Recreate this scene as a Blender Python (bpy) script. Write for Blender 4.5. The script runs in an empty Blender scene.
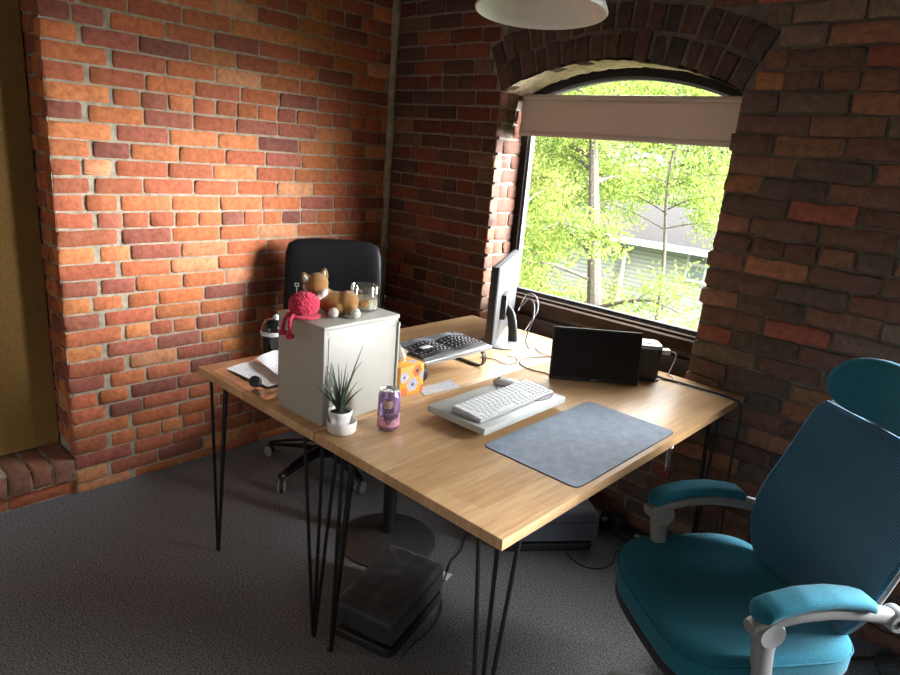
import bpy, bmesh, math, random
import numpy as np
from mathutils import Vector, Matrix, noise
random.seed(7)
PI = math.pi
S = bpy.context.scene
COL = S.collection
R = random.Random(11)

# ------------------------------------------------------------------ materials
def node_mat(name):
    m = bpy.data.materials.new(name); m.use_nodes = True
    nt = m.node_tree; b = nt.nodes['Principled BSDF']
    return m, nt, b
def N(nt, typ, **kw):
    n = nt.nodes.new(typ)
    for k, v in kw.items():
        if k in n.inputs.keys() if isinstance(k, str) else False: n.inputs[k].default_value = v
        else: setattr(n, k, v)
    return n
def ramp(nt, stops):
    n = nt.nodes.new('ShaderNodeValToRGB'); e = n.color_ramp.elements
    while len(e) < len(stops): e.new(.5)
    for i, (p, c) in enumerate(stops): e[i].position = p; e[i].color = (*c, 1) if len(c) == 3 else c
    return n
def simple(name, col, rough=.6, metal=0., var=.12, scale=30., bump=0., spec=.5, coat=0., sheen=0.):
    m, nt, b = node_mat(name); L = nt.links
    tc = N(nt, 'ShaderNodeTexCoord'); no = N(nt, 'ShaderNodeTexNoise'); no.inputs['Scale'].default_value = scale; no.inputs['Detail'].default_value = 4
    L.new(tc.outputs['Object'], no.inputs['Vector'])
    c0 = tuple(max(0, x*(1-var)) for x in col); c1 = tuple(min(1, x*(1+var)) for x in col)
    r = ramp(nt, [(.3, c0), (.7, c1)]); L.new(no.outputs['Fac'], r.inputs['Fac']); L.new(r.outputs['Color'], b.inputs['Base Color'])
    b.inputs['Roughness'].default_value = rough; b.inputs['Metallic'].default_value = metal
    b.inputs['Specular IOR Level'].default_value = spec; b.inputs['Coat Weight'].default_value = coat
    if sheen: b.inputs['Sheen Weight'].default_value = sheen
    if bump:
        bp = N(nt, 'ShaderNodeBump'); bp.inputs['Strength'].default_value = bump; bp.inputs['Distance'].default_value = .002
        L.new(no.outputs['Fac'], bp.inputs['Height']); L.new(bp.outputs['Normal'], b.inputs['Normal'])
    return m
def brick_mat(name, smear, smear_amt):
    m, nt, b = node_mat(name); L = nt.links
    at = N(nt, 'ShaderNodeAttribute'); at.attribute_name = 'tint'
    ge = N(nt, 'ShaderNodeNewGeometry')
    n1 = N(nt, 'ShaderNodeTexNoise'); n1.inputs['Scale'].default_value = 38; n1.inputs['Detail'].default_value = 6; n1.inputs['Roughness'].default_value = .7
    n2 = N(nt, 'ShaderNodeTexNoise'); n2.inputs['Scale'].default_value = 9; n2.inputs['Detail'].default_value = 5; n2.inputs['Roughness'].default_value = .75
    for n in (n1, n2): L.new(ge.outputs['Position'], n.inputs['Vector'])
    r1 = ramp(nt, [(.3, (.62, .6, .58)), (.72, (1.3, 1.3, 1.28))]); L.new(n1.outputs['Fac'], r1.inputs['Fac'])
    mx = N(nt, 'ShaderNodeMix'); mx.data_type = 'RGBA'; mx.blend_type = 'MULTIPLY'; mx.inputs[0].default_value = 1
    L.new(at.outputs['Color'], mx.inputs[6]); L.new(r1.outputs['Color'], mx.inputs[7])
    r2 = ramp(nt, [(.58, (0, 0, 0)), (.80, (smear_amt,)*3)]); L.new(n2.outputs['Fac'], r2.inputs['Fac'])
    m2 = N(nt, 'ShaderNodeMix'); m2.data_type = 'RGBA'
    L.new(r2.outputs['Color'], m2.inputs[0]); L.new(mx.outputs[2], m2.inputs[6]); m2.inputs[7].default_value = (*smear, 1)
    L.new(m2.outputs[2], b.inputs['Base Color'])
    b.inputs['Roughness'].default_value = .88; b.inputs['Specular IOR Level'].default_value = .25
    bp = N(nt, 'ShaderNodeBump'); bp.inputs['Strength'].default_value = .7; bp.inputs['Distance'].default_value = .004
    L.new(n1.outputs['Fac'], bp.inputs['Height']); L.new(bp.outputs['Normal'], b.inputs['Normal'])
    return m
def mortar_mat(name, c):
    m, nt, b = node_mat(name); L = nt.links
    ge = N(nt, 'ShaderNodeNewGeometry')
    n1 = N(nt, 'ShaderNodeTexNoise'); n1.inputs['Scale'].default_value = 25; n1.inputs['Detail'].default_value = 8; n1.inputs['Roughness'].default_value = .7
    L.new(ge.outputs['Position'], n1.inputs['Vector'])
    r = ramp(nt, [(.3, tuple(x*.55 for x in c)), (.7, tuple(x*1.25 for x in c))]); L.new(n1.outputs['Fac'], r.inputs['Fac']); L.new(r.outputs['Color'], b.inputs['Base Color'])
    b.inputs['Roughness'].default_value = .95; b.inputs['Specular IOR Level'].default_value = .15
    bp = N(nt, 'ShaderNodeBump'); bp.inputs['Strength'].default_value = 1; bp.inputs['Distance'].default_value = .008
    L.new(n1.outputs['Fac'], bp.inputs['Height']); L.new(bp.outputs['Normal'], b.inputs['Normal'])
    return m
def butcher_mat(name):
    m, nt, b = node_mat(name); L = nt.links
    tc = N(nt, 'ShaderNodeTexCoord')
    mp = N(nt, 'ShaderNodeMapping'); mp.inputs['Rotation'].default_value = (0, 0, PI/2)
    L.new(tc.outputs['Object'], mp.inputs['Vector'])
    br = N(nt, 'ShaderNodeTexBrick'); br.offset = .42; br.offset_frequency = 2; br.squash_frequency = 3; br.squash = .8
    for k, v in (('Scale', 1.), ('Mortar Size', .0006), ('Brick Width', .42), ('Row Height', .046), ('Bias', 0.), ('Mortar Smooth', .3)): br.inputs[k].default_value = v
    br.inputs['Color1'].default_value = (.50, .305, .15, 1); br.inputs['Color2'].default_value = (.61, .40, .215, 1); br.inputs['Mortar'].default_value = (.40, .23, .11, 1)
    L.new(mp.outputs['Vector'], br.inputs['Vector'])
    m2 = N(nt, 'ShaderNodeMapping'); m2.inputs['Scale'].default_value = (14, 140, 14); L.new(mp.outputs['Vector'], m2.inputs['Vector'])
    no = N(nt, 'ShaderNodeTexNoise'); no.inputs['Scale'].default_value = .6; no.inputs['Detail'].default_value = 6; L.new(m2.outputs['Vector'], no.inputs['Vector'])
    r = ramp(nt, [(.3, (.84, .8, .76)), (.7, (1.08, 1.08, 1.08))]); L.new(no.outputs['Fac'], r.inputs['Fac'])
    mx = N(nt, 'ShaderNodeMix'); mx.data_type = 'RGBA'; mx.blend_type = 'MULTIPLY'; mx.inputs[0].default_value = 1
    L.new(br.outputs['Color'], mx.inputs[6]); L.new(r.outputs['Color'], mx.inputs[7]); L.new(mx.outputs[2], b.inputs['Base Color'])
    b.inputs['Roughness'].default_value = .38; b.inputs['Specular IOR Level'].default_value = .4
    return m
def speckle(name, a, c, scale, rough=.95, bump=.6, dist=.004, sheen=0.):
    m, nt, b = node_mat(name); L = nt.links
    tc = N(nt, 'ShaderNodeTexCoord')
    no = N(nt, 'ShaderNodeTexNoise'); no.inputs['Scale'].default_value = scale; no.inputs['Detail'].default_value = 3; no.inputs['Roughness'].default_value = .8
    L.new(tc.outputs['Object'], no.inputs['Vector'])
    r = ramp(nt, [(.36, a), (.66, c)]); L.new(no.outputs['Fac'], r.inputs['Fac']); L.new(r.outputs['Color'], b.inputs['Base Color'])
    b.inputs['Roughness'].default_value = rough; b.inputs['Specular IOR Level'].default_value = .15
    if sheen: b.inputs['Sheen Weight'].default_value = sheen; b.inputs['Sheen Roughness'].default_value = .5
    bp = N(nt, 'ShaderNodeBump'); bp.inputs['Strength'].default_value = bump; bp.inputs['Distance'].default_value = dist
    L.new(no.outputs['Fac'], bp.inputs['Height']); L.new(bp.outputs['Normal'], b.inputs['Normal'])
    return m
def stripe(name, a, c, scale, axis='Z', rough=.8, bump=.4, sheen=0., noise_amt=1.):
    m, nt, b = node_mat(name); L = nt.links
    tc = N(nt, 'ShaderNodeTexCoord'); w = N(nt, 'ShaderNodeTexWave'); w.wave_type = 'BANDS'; w.bands_direction = axis
    w.inputs['Scale'].default_value = scale; w.inputs['Distortion'].default_value = noise_amt; w.inputs['Detail'].default_value = 1
    L.new(tc.outputs['Object'], w.inputs['Vector'])
    r = ramp(nt, [(.25, a), (.75, c)]); L.new(w.outputs['Fac'], r.inputs['Fac']); L.new(r.outputs['Color'], b.inputs['Base Color'])
    b.inputs['Roughness'].default_value = rough; b.inputs['Specular IOR Level'].default_value = .2
    if sheen: b.inputs['Sheen Weight'].default_value = sheen
    bp = N(nt, 'ShaderNodeBump'); bp.inputs['Strength'].default_value = bump; bp.inputs['Distance'].default_value = .001
    L.new(w.outputs['Fac'], bp.inputs['Height']); L.new(bp.outputs['Normal'], b.inputs['Normal'])
    return m
def clear_mat(name, tint=(1, 1, 1), refl=.08, rough=.02, haze=0.):
    m, nt, b = node_mat(name); L = nt.links; nt.nodes.remove(b)
    out = nt.nodes['Material Output']
    t = N(nt, 'ShaderNodeBsdfTransparent'); t.inputs['Color'].default_value = (*tint, 1)
    g = N(nt, 'ShaderNodeBsdfGlossy'); g.inputs['Roughness'].default_value = rough
    fr = N(nt, 'ShaderNodeLayerWeight'); fr.inputs['Blend'].default_value = .25
    ma = N(nt, 'ShaderNodeMath'); ma.operation = 'MULTIPLY_ADD'; ma.inputs[1].default_value = .35; ma.inputs[2].default_value = refl*.5
    L.new(fr.outputs['Fresnel'], ma.inputs[0])
    mx = N(nt, 'ShaderNodeMixShader'); L.new(ma.outputs[0], mx.inputs[0]); L.new(t.outputs[0], mx.inputs[1]); L.new(g.outputs[0], mx.inputs[2])
    last = mx
    if haze:
        d = N(nt, 'ShaderNodeBsdfTranslucent'); d.inputs['Color'].default_value = (.9, .95, .97, 1)
        tc = N(nt, 'ShaderNodeTexCoord'); sp = N(nt, 'ShaderNodeSeparateXYZ'); L.new(tc.outputs['Object'], sp.inputs[0])
        no = N(nt, 'ShaderNodeTexNoise'); no.inputs['Scale'].default_value = 6; no.inputs['Detail'].default_value = 5; L.new(tc.outputs['Object'], no.inputs['Vector'])
        mr = N(nt, 'ShaderNodeMapRange'); mr.inputs[1].default_value = .87; mr.inputs[2].default_value = 1.03; mr.inputs[3].default_value = haze; mr.inputs[4].default_value = .10
        L.new(sp.outputs['Z'], mr.inputs[0])
        mu = N(nt, 'ShaderNodeMath'); mu.operation = 'MULTIPLY'; L.new(mr.outputs[0], mu.inputs[0]); L.new(no.outputs['Fac'], mu.inputs[1])
        m2 = N(nt, 'ShaderNodeMixShader'); L.new(mu.outputs[0], m2.inputs[0]); L.new(mx.outputs[0], m2.inputs[1]); L.new(d.outputs[0], m2.inputs[2]); last = m2
    L.new(last.outputs[0], out.inputs['Surface'])
    return m
def leaf_mat(name, a, c, t=.35):
    m, nt, b = node_mat(name); L = nt.links; nt.nodes.remove(b); out = nt.nodes['Material Output']
    ge = N(nt, 'ShaderNodeNewGeometry')
    r = ramp(nt, [(0, a), (1, c)]); L.new(ge.outputs['Random Per Island'], r.inputs['Fac'])
    d = N(nt, 'ShaderNodeBsdfDiffuse'); tr = N(nt, 'ShaderNodeBsdfTranslucent'); mx = N(nt, 'ShaderNodeMixShader'); mx.inputs[0].default_value = t
    L.new(r.outputs['Color'], d.inputs[0]); L.new(r.outputs['Color'], tr.inputs[0]); L.new(d.outputs[0], mx.inputs[1]); L.new(tr.outputs[0], mx.inputs[2]); L.new(mx.outputs[0], out.inputs['Surface'])
    return m
def blind_mat():
    m, nt, b = node_mat('blind_cloth'); L = nt.links; out = nt.nodes['Material Output']
    b.inputs['Base Color'].default_value = (.52, .43, .38, 1); b.inputs['Roughness'].default_value = .8
    tr = N(nt, 'ShaderNodeBsdfTranslucent'); tr.inputs[0].default_value = (.5, .42, .37, 1)
    mx = N(nt, 'ShaderNodeMixShader'); mx.inputs[0].default_value = .06
    L.new(b.outputs[0], mx.inputs[1]); L.new(tr.outputs[0], mx.inputs[2]); L.new(mx.outputs[0], out.inputs['Surface'])
    return m
def print_mat(name, base, ink, sx, sy, blank=.45, rough=.75):
    """paper with grey lines that read as blocks of unreadable small print"""
    m, nt, b = node_mat(name); L = nt.links
    tc = N(nt, 'ShaderNodeTexCoord'); mp = N(nt, 'ShaderNodeMapping'); mp.inputs['Scale'].default_value = (sx, sy, 1)
    L.new(tc.outputs['Object'], mp.inputs['Vector'])
    br = N(nt, 'ShaderNodeTexNoise'); br.inputs['Scale'].default_value = 1; br.inputs['Detail'].default_value = 1; L.new(mp.outputs['Vector'], br.inputs['Vector'])
    r = ramp(nt, [(blank, base), (blank+.1, ink)]); L.new(br.outputs['Fac'], r.inputs['Fac']); L.new(r.outputs['Color'], b.inputs['Base Color'])
    b.inputs['Roughness'].default_value = rough
    return m

M = {}
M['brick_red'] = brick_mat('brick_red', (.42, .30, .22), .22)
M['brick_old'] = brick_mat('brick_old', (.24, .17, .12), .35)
M['mortar_l'] = mortar_mat('mortar_light', (.34, .29, .215))
M['mortar_d'] = mortar_mat('mortar_grey', (.24, .21, .17))
M['mortar_k'] = mortar_mat('mortar_dark', (.15, .125, .10))
M['plaster'] = mortar_mat('rough_plaster', (.5, .42, .3))
M['butcher'] = butcher_mat('butcher_block')
M['carpet'] = speckle('carpet', (.035, .036, .04), (.33, .333, .345), 170, bump=1., dist=.008)
M['board'] = speckle('hardboard', (.20, .115, .035), (.29, .17, .055), 130, rough=.85, bump=.2)
M['black_metal'] = simple('black_metal', (.012, .012, .013), .45, .3)
M['black_plastic'] = simple('black_plastic', (.016, .016, .018), .5)
M['black_gloss'] = simple('black_gloss', (.008, .008, .009), .12)
M['black_leather'] = simple('black_leather', (.006, .006, .007), .5, bump=.3, scale=160, spec=.16)
M['pedestal'] = simple('pedestal_iron', (.05, .05, .052), .5, .3)
M['screen'] = simple('screen_black', (.006, .006, .007), .38, spec=.3)
M['steel'] = simple('steel', (.6, .6, .6), .28, 1.)
M['silver'] = simple('silver_plastic', (.42, .43, .44), .38, .5, var=.04)
M['silver_back'] = simple('silver_back', (.05, .051, .053), .5, .1, var=.04, spec=.25)
M['white_metal'] = simple('white_metal', (.40, .387, .345), .42, var=.02)
M['white'] = simple('white_plastic', (.58, .58, .57), .45, var=.03)
M['white_shelf'] = simple('white_shelf', (.46, .475, .46), .4, var=.03)
M['grey_plastic'] = simple('grey_plastic', (.26, .265, .265), .45, var=.04)
M['lamp_white'] = simple('lamp_enamel', (.70, .69, .66), .35, var=.02)
M['bulb'] = simple('bulb_glass', (.85, .83, .76), .2, var=.02)
M['frame'] = simple('window_frame', (.014, .012, .011), .8, spec=.08)
M['sill'] = simple('brown_sill', (.05, .033, .023), .85, spec=.08, var=.2, scale=14)
M['apron'] = simple('brown_apron', (.075, .05, .035), .55, var=.2, scale=10)
M['alu'] = simple('glazing_stop', (.07, .07, .068), .7, var=.03, spec=.1)
M['glass'] = clear_mat('window_glass', (.97, .98, .97), .06, .01, haze=.45)
M['jar_glass'] = clear_mat('jar_glass', (.93, .95, .94), .35, .05)
M['clear_film'] = clear_mat('clear_film', (.97, .97, .97), .12, .15)
M['blind'] = blind_mat()
M['blind_bar'] = simple('blind_bar', (.5, .42, .38), .4, var=.03)
M['teal'] = speckle('teal_cloth', (.006, .085, .135), (.022, .20, .285), 420, rough=.9, bump=.35, dist=.0015, sheen=.1)
M['teal_mesh'] = stripe('teal_mesh', (.018, .075, .135), (.050, .17, .275), 48, 'Z', rough=.75, bump=.6, sheen=.2, noise_amt=.4)
M['velvet'] = simple('dark_velvet', (.011, .012, .016), .6, var=.4, scale=14, sheen=.2)
M['velvet_blue'] = simple('blue_velvet', (.060, .075, .11), .6, var=.3, scale=12, sheen=.6)
M['desk_mat'] = speckle('desk_mat', (.165, .205, .265), (.235, .275, .34), 24, rough=.6, bump=.05)
M['mat_edge'] = simple('mat_edge', (.012, .012, .014), .6)
M['plush_tan'] = speckle('plush_tan', (.27, .125, .03), (.43, .22, .065), 300, bump=1., dist=.003, sheen=.4)
M['plush_white'] = speckle('plush_white', (.6, .57, .5), (.8, .78, .72), 300, bump=1., dist=.003, sheen=.3)
M['crochet'] = speckle('crochet_red', (.46, .015, .05), (.85, .07, .14), 190, bump=1., dist=.005, sheen=.2)
M['wax'] = simple('wax', (.72, .62, .42), .5, var=.05)
M['pot'] = simple('pot_white', (.70, .69, .66), .35, var=.03)
M['soil'] = speckle('soil', (.02, .014, .01), (.07, .05, .035), 200)
M['leaf_dark'] = simple('leaf_dark', (.026, .042, .024), .5, var=.35, scale=50)
M['paper'] = print_mat('printed_paper', (.80, .81, .85), (.60, .61, .66), 45, 160, .56)
M['note'] = print_mat('note_paper', (.50, .51, .55), (.36, .37, .42), 45, 160, .52)
M['paper_plain'] = simple('paper_plain', (.62, .62, .62), .8, var=.03)
M['tissue_orange'] = simple('tissue_orange', (.75, .36, .04), .5, var=.12, scale=20)
M['fl_grey'] = simple('flower_grey', (.42, .43, .52), .5, var=.2)
M['fl_red'] = simple('flower_red', (.62, .16, .05), .5, var=.2)
M['fl_dark'] = simple('flower_dark', (.06, .05, .06), .5)
M['tissue_white'] = simple('tissue_white', (.82, .82, .80), .9, var=.02)
M['purple'] = simple('can_purple', (.36, .24, .44), .25, .75, var=.12, scale=25)
M['pink'] = simple('can_pink', (.72, .36, .55), .3, .6, var=.1, scale=30)
M['can_dark'] = simple('can_ink', (.03, .015, .05), .4)
M['can_cream'] = simple('can_cream', (.62, .45, .40), .35, .4)
M['aluminium'] = simple('aluminium', (.75, .75, .75), .22, 1.)
M['key_white'] = simple('key_white', (.52, .53, .54), .5, var=.02)
M['key_black'] = simple('key_black', (.022, .022, .025), .38)
M['key_label'] = simple('key_label', (.6, .62, .6), .6)
M['olive'] = simple('olive_pad', (.13, .15, .08), .8)
M['palm'] = stripe('palm_rest', (.075, .08, .09), (.17, .18, .20), 80, 'Y', rough=.7, bump=.6)
M['lilac'] = simple('lilac_pad', (.42, .36, .42), .5, var=.05)
M['cable_grey'] = simple('cable_grey', (.09, .09, .095), .5)
M['wheel_grey'] = simple('wheel_grey', (.22, .22, .22), .4)
M['cable_silver'] = simple('cable_silver', (.3, .3, .31), .4)
M['bark'] = speckle('bark', (.06, .05, .04), (.14, .12, .10), 40)
M['leaf_a'] = leaf_mat('leaf_spring', (.09, .15, .03), (.215, .255, .06))
M['leaf_b'] = leaf_mat('leaf_yellow', (.13, .165, .045), (.27, .27, .085))
M['leaf_c'] = leaf_mat('leaf_pale', (.12, .16, .07), (.24, .28, .12))
M['grass'] = speckle('grass', (.04, .07, .02), (.08, .12, .04), 8)
M['siding'] = stripe('siding', (.26, .26, .255), (.38, .38, .375), 3.2, 'Z', noise_amt=0.)
M['roof'] = speckle('roof_shingle', (.022, .0195, .019), (.033, .030, .029), 12)
M['trim_white'] = simple('house_trim', (.5, .51, .52), .6)
M['house_glass'] = simple('house_glass', (.16, .18, .20), .3)
M['ceiling'] = simple('ceiling_paint', (.5, .48, .45), .9)
M['plain_wall'] = simple('plain_wall', (.42, .34, .28), .9)

# ------------------------------------------------------------------ mesh helpers (pure python lists)
class MB:
    def __init__(s): s.v = []; s.f = []; s.mi = []; s.col = []
    def add(s, vs, fs, mi=0, col=None):
        o = len(s.v); s.v += [tuple(p) for p in vs]; s.f += [tuple(i+o for i in f) for f in fs]; s.mi += [mi]*len(fs)
        if col is not None: s.col += [col]*len(vs)
        return s
    def box(s, c, d, rz=0, bev=0., mi=0, mat=None):
        bm = bmesh.new(); bmesh.ops.create_cube(bm, size=1)
        for v in bm.verts: v.co = Vector((v.co.x*d[0], v.co.y*d[1], v.co.z*d[2]))
        if bev: bmesh.ops.bevel(bm, geom=bm.edges[:], offset=bev, segments=2, affect='EDGES', profile=.5)
        X = Matrix.Translation(c) @ Matrix.Rotation(rz, 4, 'Z') if mat is None else Matrix.Translation(c) @ mat
        return s.take(bm, X, mi)
    def take(s, bm, X=Matrix(), mi=0):
        bm.verts.index_update()
        s.add([X @ v.co for v in bm.verts], [[v.index for v in f.verts] for f in bm.faces], mi); bm.free(); return s
    def sphere(s, c, r, X=None, seg=20, rings=12, mi=0):
        bm = bmesh.new(); bmesh.ops.create_uvsphere(bm, u_segments=seg, v_segments=rings, radius=1)
        r = r if hasattr(r, '__len__') else (r, r, r)
        m = Matrix.Translation(c) @ (X if X else Matrix()) @ Matrix.Diagonal((*r, 1))
        return s.take(bm, m, mi)
    def lathe(s, prof, c=(0, 0, 0), seg=32, mi=0, X=None):
        vs = []; fs = []
        for (r, z) in prof:
            for k in range(seg):
                a = 2*PI*k/seg; p = Vector((r*math.cos(a), r*math.sin(a), z))
                if X: p = X @ p
                vs.append(p+Vector(c))
        for i in range(len(prof)-1):
            for k in range(seg):
                k2 = (k+1) % seg; fs.append((i*seg+k, i*seg+k2, (i+1)*seg+k2, (i+1)*seg+k))
        return s.add(vs, fs, mi)
    def tube(s, pts, r, seg=8, mi=0, flat=1., cap=True, smooth=0):
        P = [Vector(p) for p in pts]
        rs = list(r) if hasattr(r, '__len__') else [r]*len(P)
        if smooth:
            Q = []; RR = []
            for i in range(len(P)-1):
                p0 = P[max(i-1, 0)]; p1 = P[i]; p2 = P[i+1]; p3 = P[min(i+2, len(P)-1)]
                for k in range(smooth):
                    t = k/smooth
                    Q.append(.5*((2*p1)+(p2-p0)*t+(2*p0-5*p1+4*p2-p3)*t*t+(3*p1-p0-3*p2+p3)*t**3)); RR.append(rs[i]*(1-t)+rs[i+1]*t)
            Q.append(P[-1]); RR.append(rs[-1]); P = Q; rs = RR
        vs = []; fs = []; up = None
        for i, p in enumerate(P):
            d = (P[min(i+1, len(P)-1)]-P[max(i-1, 0)]).normalized()
            if up is None: up = Vector((0, 0, 1)) if abs(d.z) < .9 else Vector((1, 0, 0))
            a = d.cross(up).normalized(); u = a.cross(d).normalized(); up = u
            for k in range(seg):
                t = 2*PI*k/seg; vs.append(p+a*math.cos(t)*rs[i]+u*math.sin(t)*rs[i]*flat)
        n = len(P)
        for i in range(n-1):
            for k in range(seg):
                k2 = (k+1) % seg; fs.append((i*seg+k, i*seg+k2, (i+1)*seg+k2, (i+1)*seg+k))
        if cap: fs.append(tuple(range(seg))[::-1]); fs.append(tuple((n-1)*seg+k for k in range(seg)))
        return s.add(vs, fs, mi)
    def loops(s, rings, closed_ends=True, mi=0):
        n = len(rings[0]); vs = [p for r in rings for p in r]; fs = []
        for i in range(len(rings)-1):
            for k in range(n):
                k2 = (k+1) % n; fs.append((i*n+k, i*n+k2, (i+1)*n+k2, (i+1)*n+k))
        if closed_ends: fs.append(tuple(range(n))[::-1]); fs.append(tuple((len(rings)-1)*n+k for k in range(n)))
        return s.add(vs, fs, mi)
    def prism(s, poly, z0, z1, mi=0):
        return s.loops([[(x, y, z0) for x, y in poly], [(x, y, z1) for x, y in poly]], mi=mi)
    def obj(s, name, mats, parent=None, sharp=35, shift=None, world=False):
        me = bpy.data.meshes.new(name)
        vs = s.v
        if world and parent is not None:
            X = (Matrix.Translation(parent.location) @ parent.rotation_euler.to_matrix().to_4x4()).inverted()
            vs = [X @ Vector(p) for p in vs]
        me.from_pydata([tuple(p) for p in vs], [], s.f)
        mats = mats if isinstance(mats, (list, tuple)) else [mats]
        for m in mats: me.materials.append(M[m])
        if len(mats) > 1: me.polygons.foreach_set('material_index', s.mi)
        if s.col and len(s.col) == len(s.v):
            a = me.attributes.new('tint', 'FLOAT_COLOR', 'POINT'); a.data.foreach_set('color', np.array([(*c, 1) for c in s.col], 'f').ravel())
        bm = bmesh.new(); bm.from_mesh(me); bmesh.ops.recalc_face_normals(bm, faces=bm.faces); bm.to_mesh(me); bm.free()
        me.polygons.foreach_set('use_smooth', [sharp > 0]*len(me.polygons))
        if sharp > 0: me.set_sharp_from_angle(angle=math.radians(sharp))
        o = bpy.data.objects.new(name, me); COL.objects.link(o)
        if parent is not None: o.parent = parent
        return o
def thing(name, label, cat, loc=(0, 0, 0), rz=0, group=None):
    o = bpy.data.objects.new(name, None); COL.objects.link(o); o.location = loc; o.rotation_euler = (0, 0, rz); o.empty_display_size = .05
    o['label'] = label; o['category'] = cat
    if group: o['group'] = group
    return o
def tag(o, label, cat, group=None):
    o['label'] = label; o['category'] = cat
    if group: o['group'] = group
    return o
def struct(o): o['kind'] = 'structure'; return o
def superell(w, d, n=4, k=36):
    out = []
    for i in range(k):
        a = 2*PI*i/k; c, s_ = math.cos(a), math.sin(a)
        out.append((w*math.copysign(abs(c)**(2/n), c), d*math.copysign(abs(s_)**(2/n), s_)))
    return out
def cushion(w, d, prof, n=4, k=36, zf=lambda x, y: 0, X=Matrix()):
    """rings (scale, z) of a superellipse outline: a soft block"""
    b = superell(w, d, n, k); rings = []
    for (s_, z) in prof: rings.append([X @ Vector((x*s_, y*s_, z+zf(x*s_, y*s_))) for x, y in b])
    return rings

# ------------------------------------------------------------------ brickwork
def jit(a): return R.uniform(-a, a)
def brick(mb, fr, u0, u1, z0, z1, col, depth=.06, rough=.002, dj=.004, mi=0):
    """one brick; fr(u, z, n) maps wall coordinates to world (n is out of the wall)"""
    nx = max(2, int((u1-u0)/.04)); nz = 2; d = jit(dj); e = .0065; vs = []; fs = []
    us = [u0]+[u0+e+(u1-u0-2*e)*i/nx for i in range(nx+1)]+[u1]
    zs = [z0]+[z0+e+(z1-z0-2*e)*i/nz for i in range(nz+1)]+[z1]
    W = len(us); H = len(zs); s1 = jit(.0025); s2 = jit(.0025)
    for j, z in enumerate(zs):
        for i, u in enumerate(us):
            bx = i in (0, W-1); bz = j in (0, H-1)
            n = d-.0035 if (bx or bz) else d+jit(rough)
            t = (u-u0)/(u1-u0)
            uu = u+jit(rough*.8); zz = z+jit(rough*.8)+s1*(1-t)+s2*t
            if bx and bz: uu += (.003 if i == 0 else -.003); zz += (.003 if j == 0 else -.003)
            vs.append(fr(uu, zz, n))
    for j in range(H-1):
        for i in range(W-1): fs.append((j*W+i, j*W+i+1, (j+1)*W+i+1, (j+1)*W+i))
    border = [i for i in range(W)]+[j*W+W-1 for j in range(1, H)]+[(H-1)*W+i for i in range(W-2, -1, -1)]+[j*W for j in range(H-2, 0, -1)]
    o = len(vs)
    for i in border:
        j, q = divmod(i, W); vs.append(fr(us[q], zs[j], -depth))
    L = len(border)
    for k in range(L):
        k2 = (k+1) % L; fs.append((border[k2], border[k], o+k, o+k2))
    mb.add(vs, fs, mi, col)
def plate(mb, fr, u0, u1, z0, z1, n, step, mi, amp=.003):
    nu = max(1, int((u1-u0)/step)); nz = max(1, int((z1-z0)/step)); vs = []; fs = []
    for j in range(nz+1):
        for i in range(nu+1):
            vs.append(fr(u0+(u1-u0)*i/nu, z0+(z1-z0)*j/nz, n+jit(amp)))
    W = nu+1
    for j in range(nz):
        for i in range(nu): fs.append((j*W+i, j*W+i+1, (j+1)*W+i+1, (j+1)*W+i))
    mb.add(vs, fs, mi, (1, 1, 1))
PAL_L = [((.40, .125, .05), 6), ((.34, .10, .05), 6), ((.27, .085, .055), 4), ((.44, .155, .06), 3), ((.47, .20, .10), 1.5), ((.20, .07, .05), 1.5), ((.10, .075, .06), .15)]
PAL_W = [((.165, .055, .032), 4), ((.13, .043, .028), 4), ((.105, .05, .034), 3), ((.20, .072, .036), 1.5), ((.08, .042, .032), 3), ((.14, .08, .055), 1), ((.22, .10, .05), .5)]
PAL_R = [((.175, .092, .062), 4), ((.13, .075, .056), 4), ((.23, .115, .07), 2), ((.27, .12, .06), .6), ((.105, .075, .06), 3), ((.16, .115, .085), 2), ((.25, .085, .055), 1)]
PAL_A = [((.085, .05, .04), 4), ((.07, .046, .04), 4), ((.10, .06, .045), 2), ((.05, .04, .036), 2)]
def pick(pal):
    t = R.uniform(0, sum(w for _, w in pal))
    for c, w in pal:
        t -= w
        if t <= 0: break
    k = R.uniform(.82, 1.18); return tuple(min(1, x*k*R.uniform(.95, 1.05)) for x in c)
CH = .0700
def courses(mb, fr, umin, umax, zmin, zmax, pal, gaps=lambda z0, z1: [], header=lambda i: i % 7 == 3, sl=.2, mj=.0085, closer=None, off=0., rough=.002, dj=.004, endj=0.):
    i = int(round(zmin/CH))
    while i*CH < zmax-1e-4:
        z0 = i*CH+mj*.5; z1 = (i+1)*CH-mj*.5
        segs = [(umin, umax)]
        for (a, b) in gaps(z0, z1):
            ns = []
            for (p, q) in segs:
                if b <= p or a >= q: ns.append((p, q)); continue
                if a > p: ns.append((p, a))
                if b < q: ns.append((b, q))
            segs = ns
        hd = header(i); bl = (sl-.01)/2 if hd else sl
        st = off+(bl*.5+mj*.5)*(i % 2)+jit(.012)
        for (p, q) in segs:
            if q-p < .02: continue
            cuts = []; u = umin-bl*2+st
            while u < q+bl: cuts.append(u); u += (bl+mj)*R.uniform(.95, 1.05)
            es = [p]+[c for c in cuts if p+.05 < c < q-.05]+[q]
            for k in range(len(es)-1):
                a = es[k]+(mj*.5 if k else jit(endj)); b = es[k+1]-(mj*.5 if k < len(es)-2 else jit(endj))
                pl = pal(a) if callable(pal) else pal
                brick(mb, fr, a, b, z0, z1, pick(pl), rough=rough, dj=dj)
        i += 1
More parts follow.
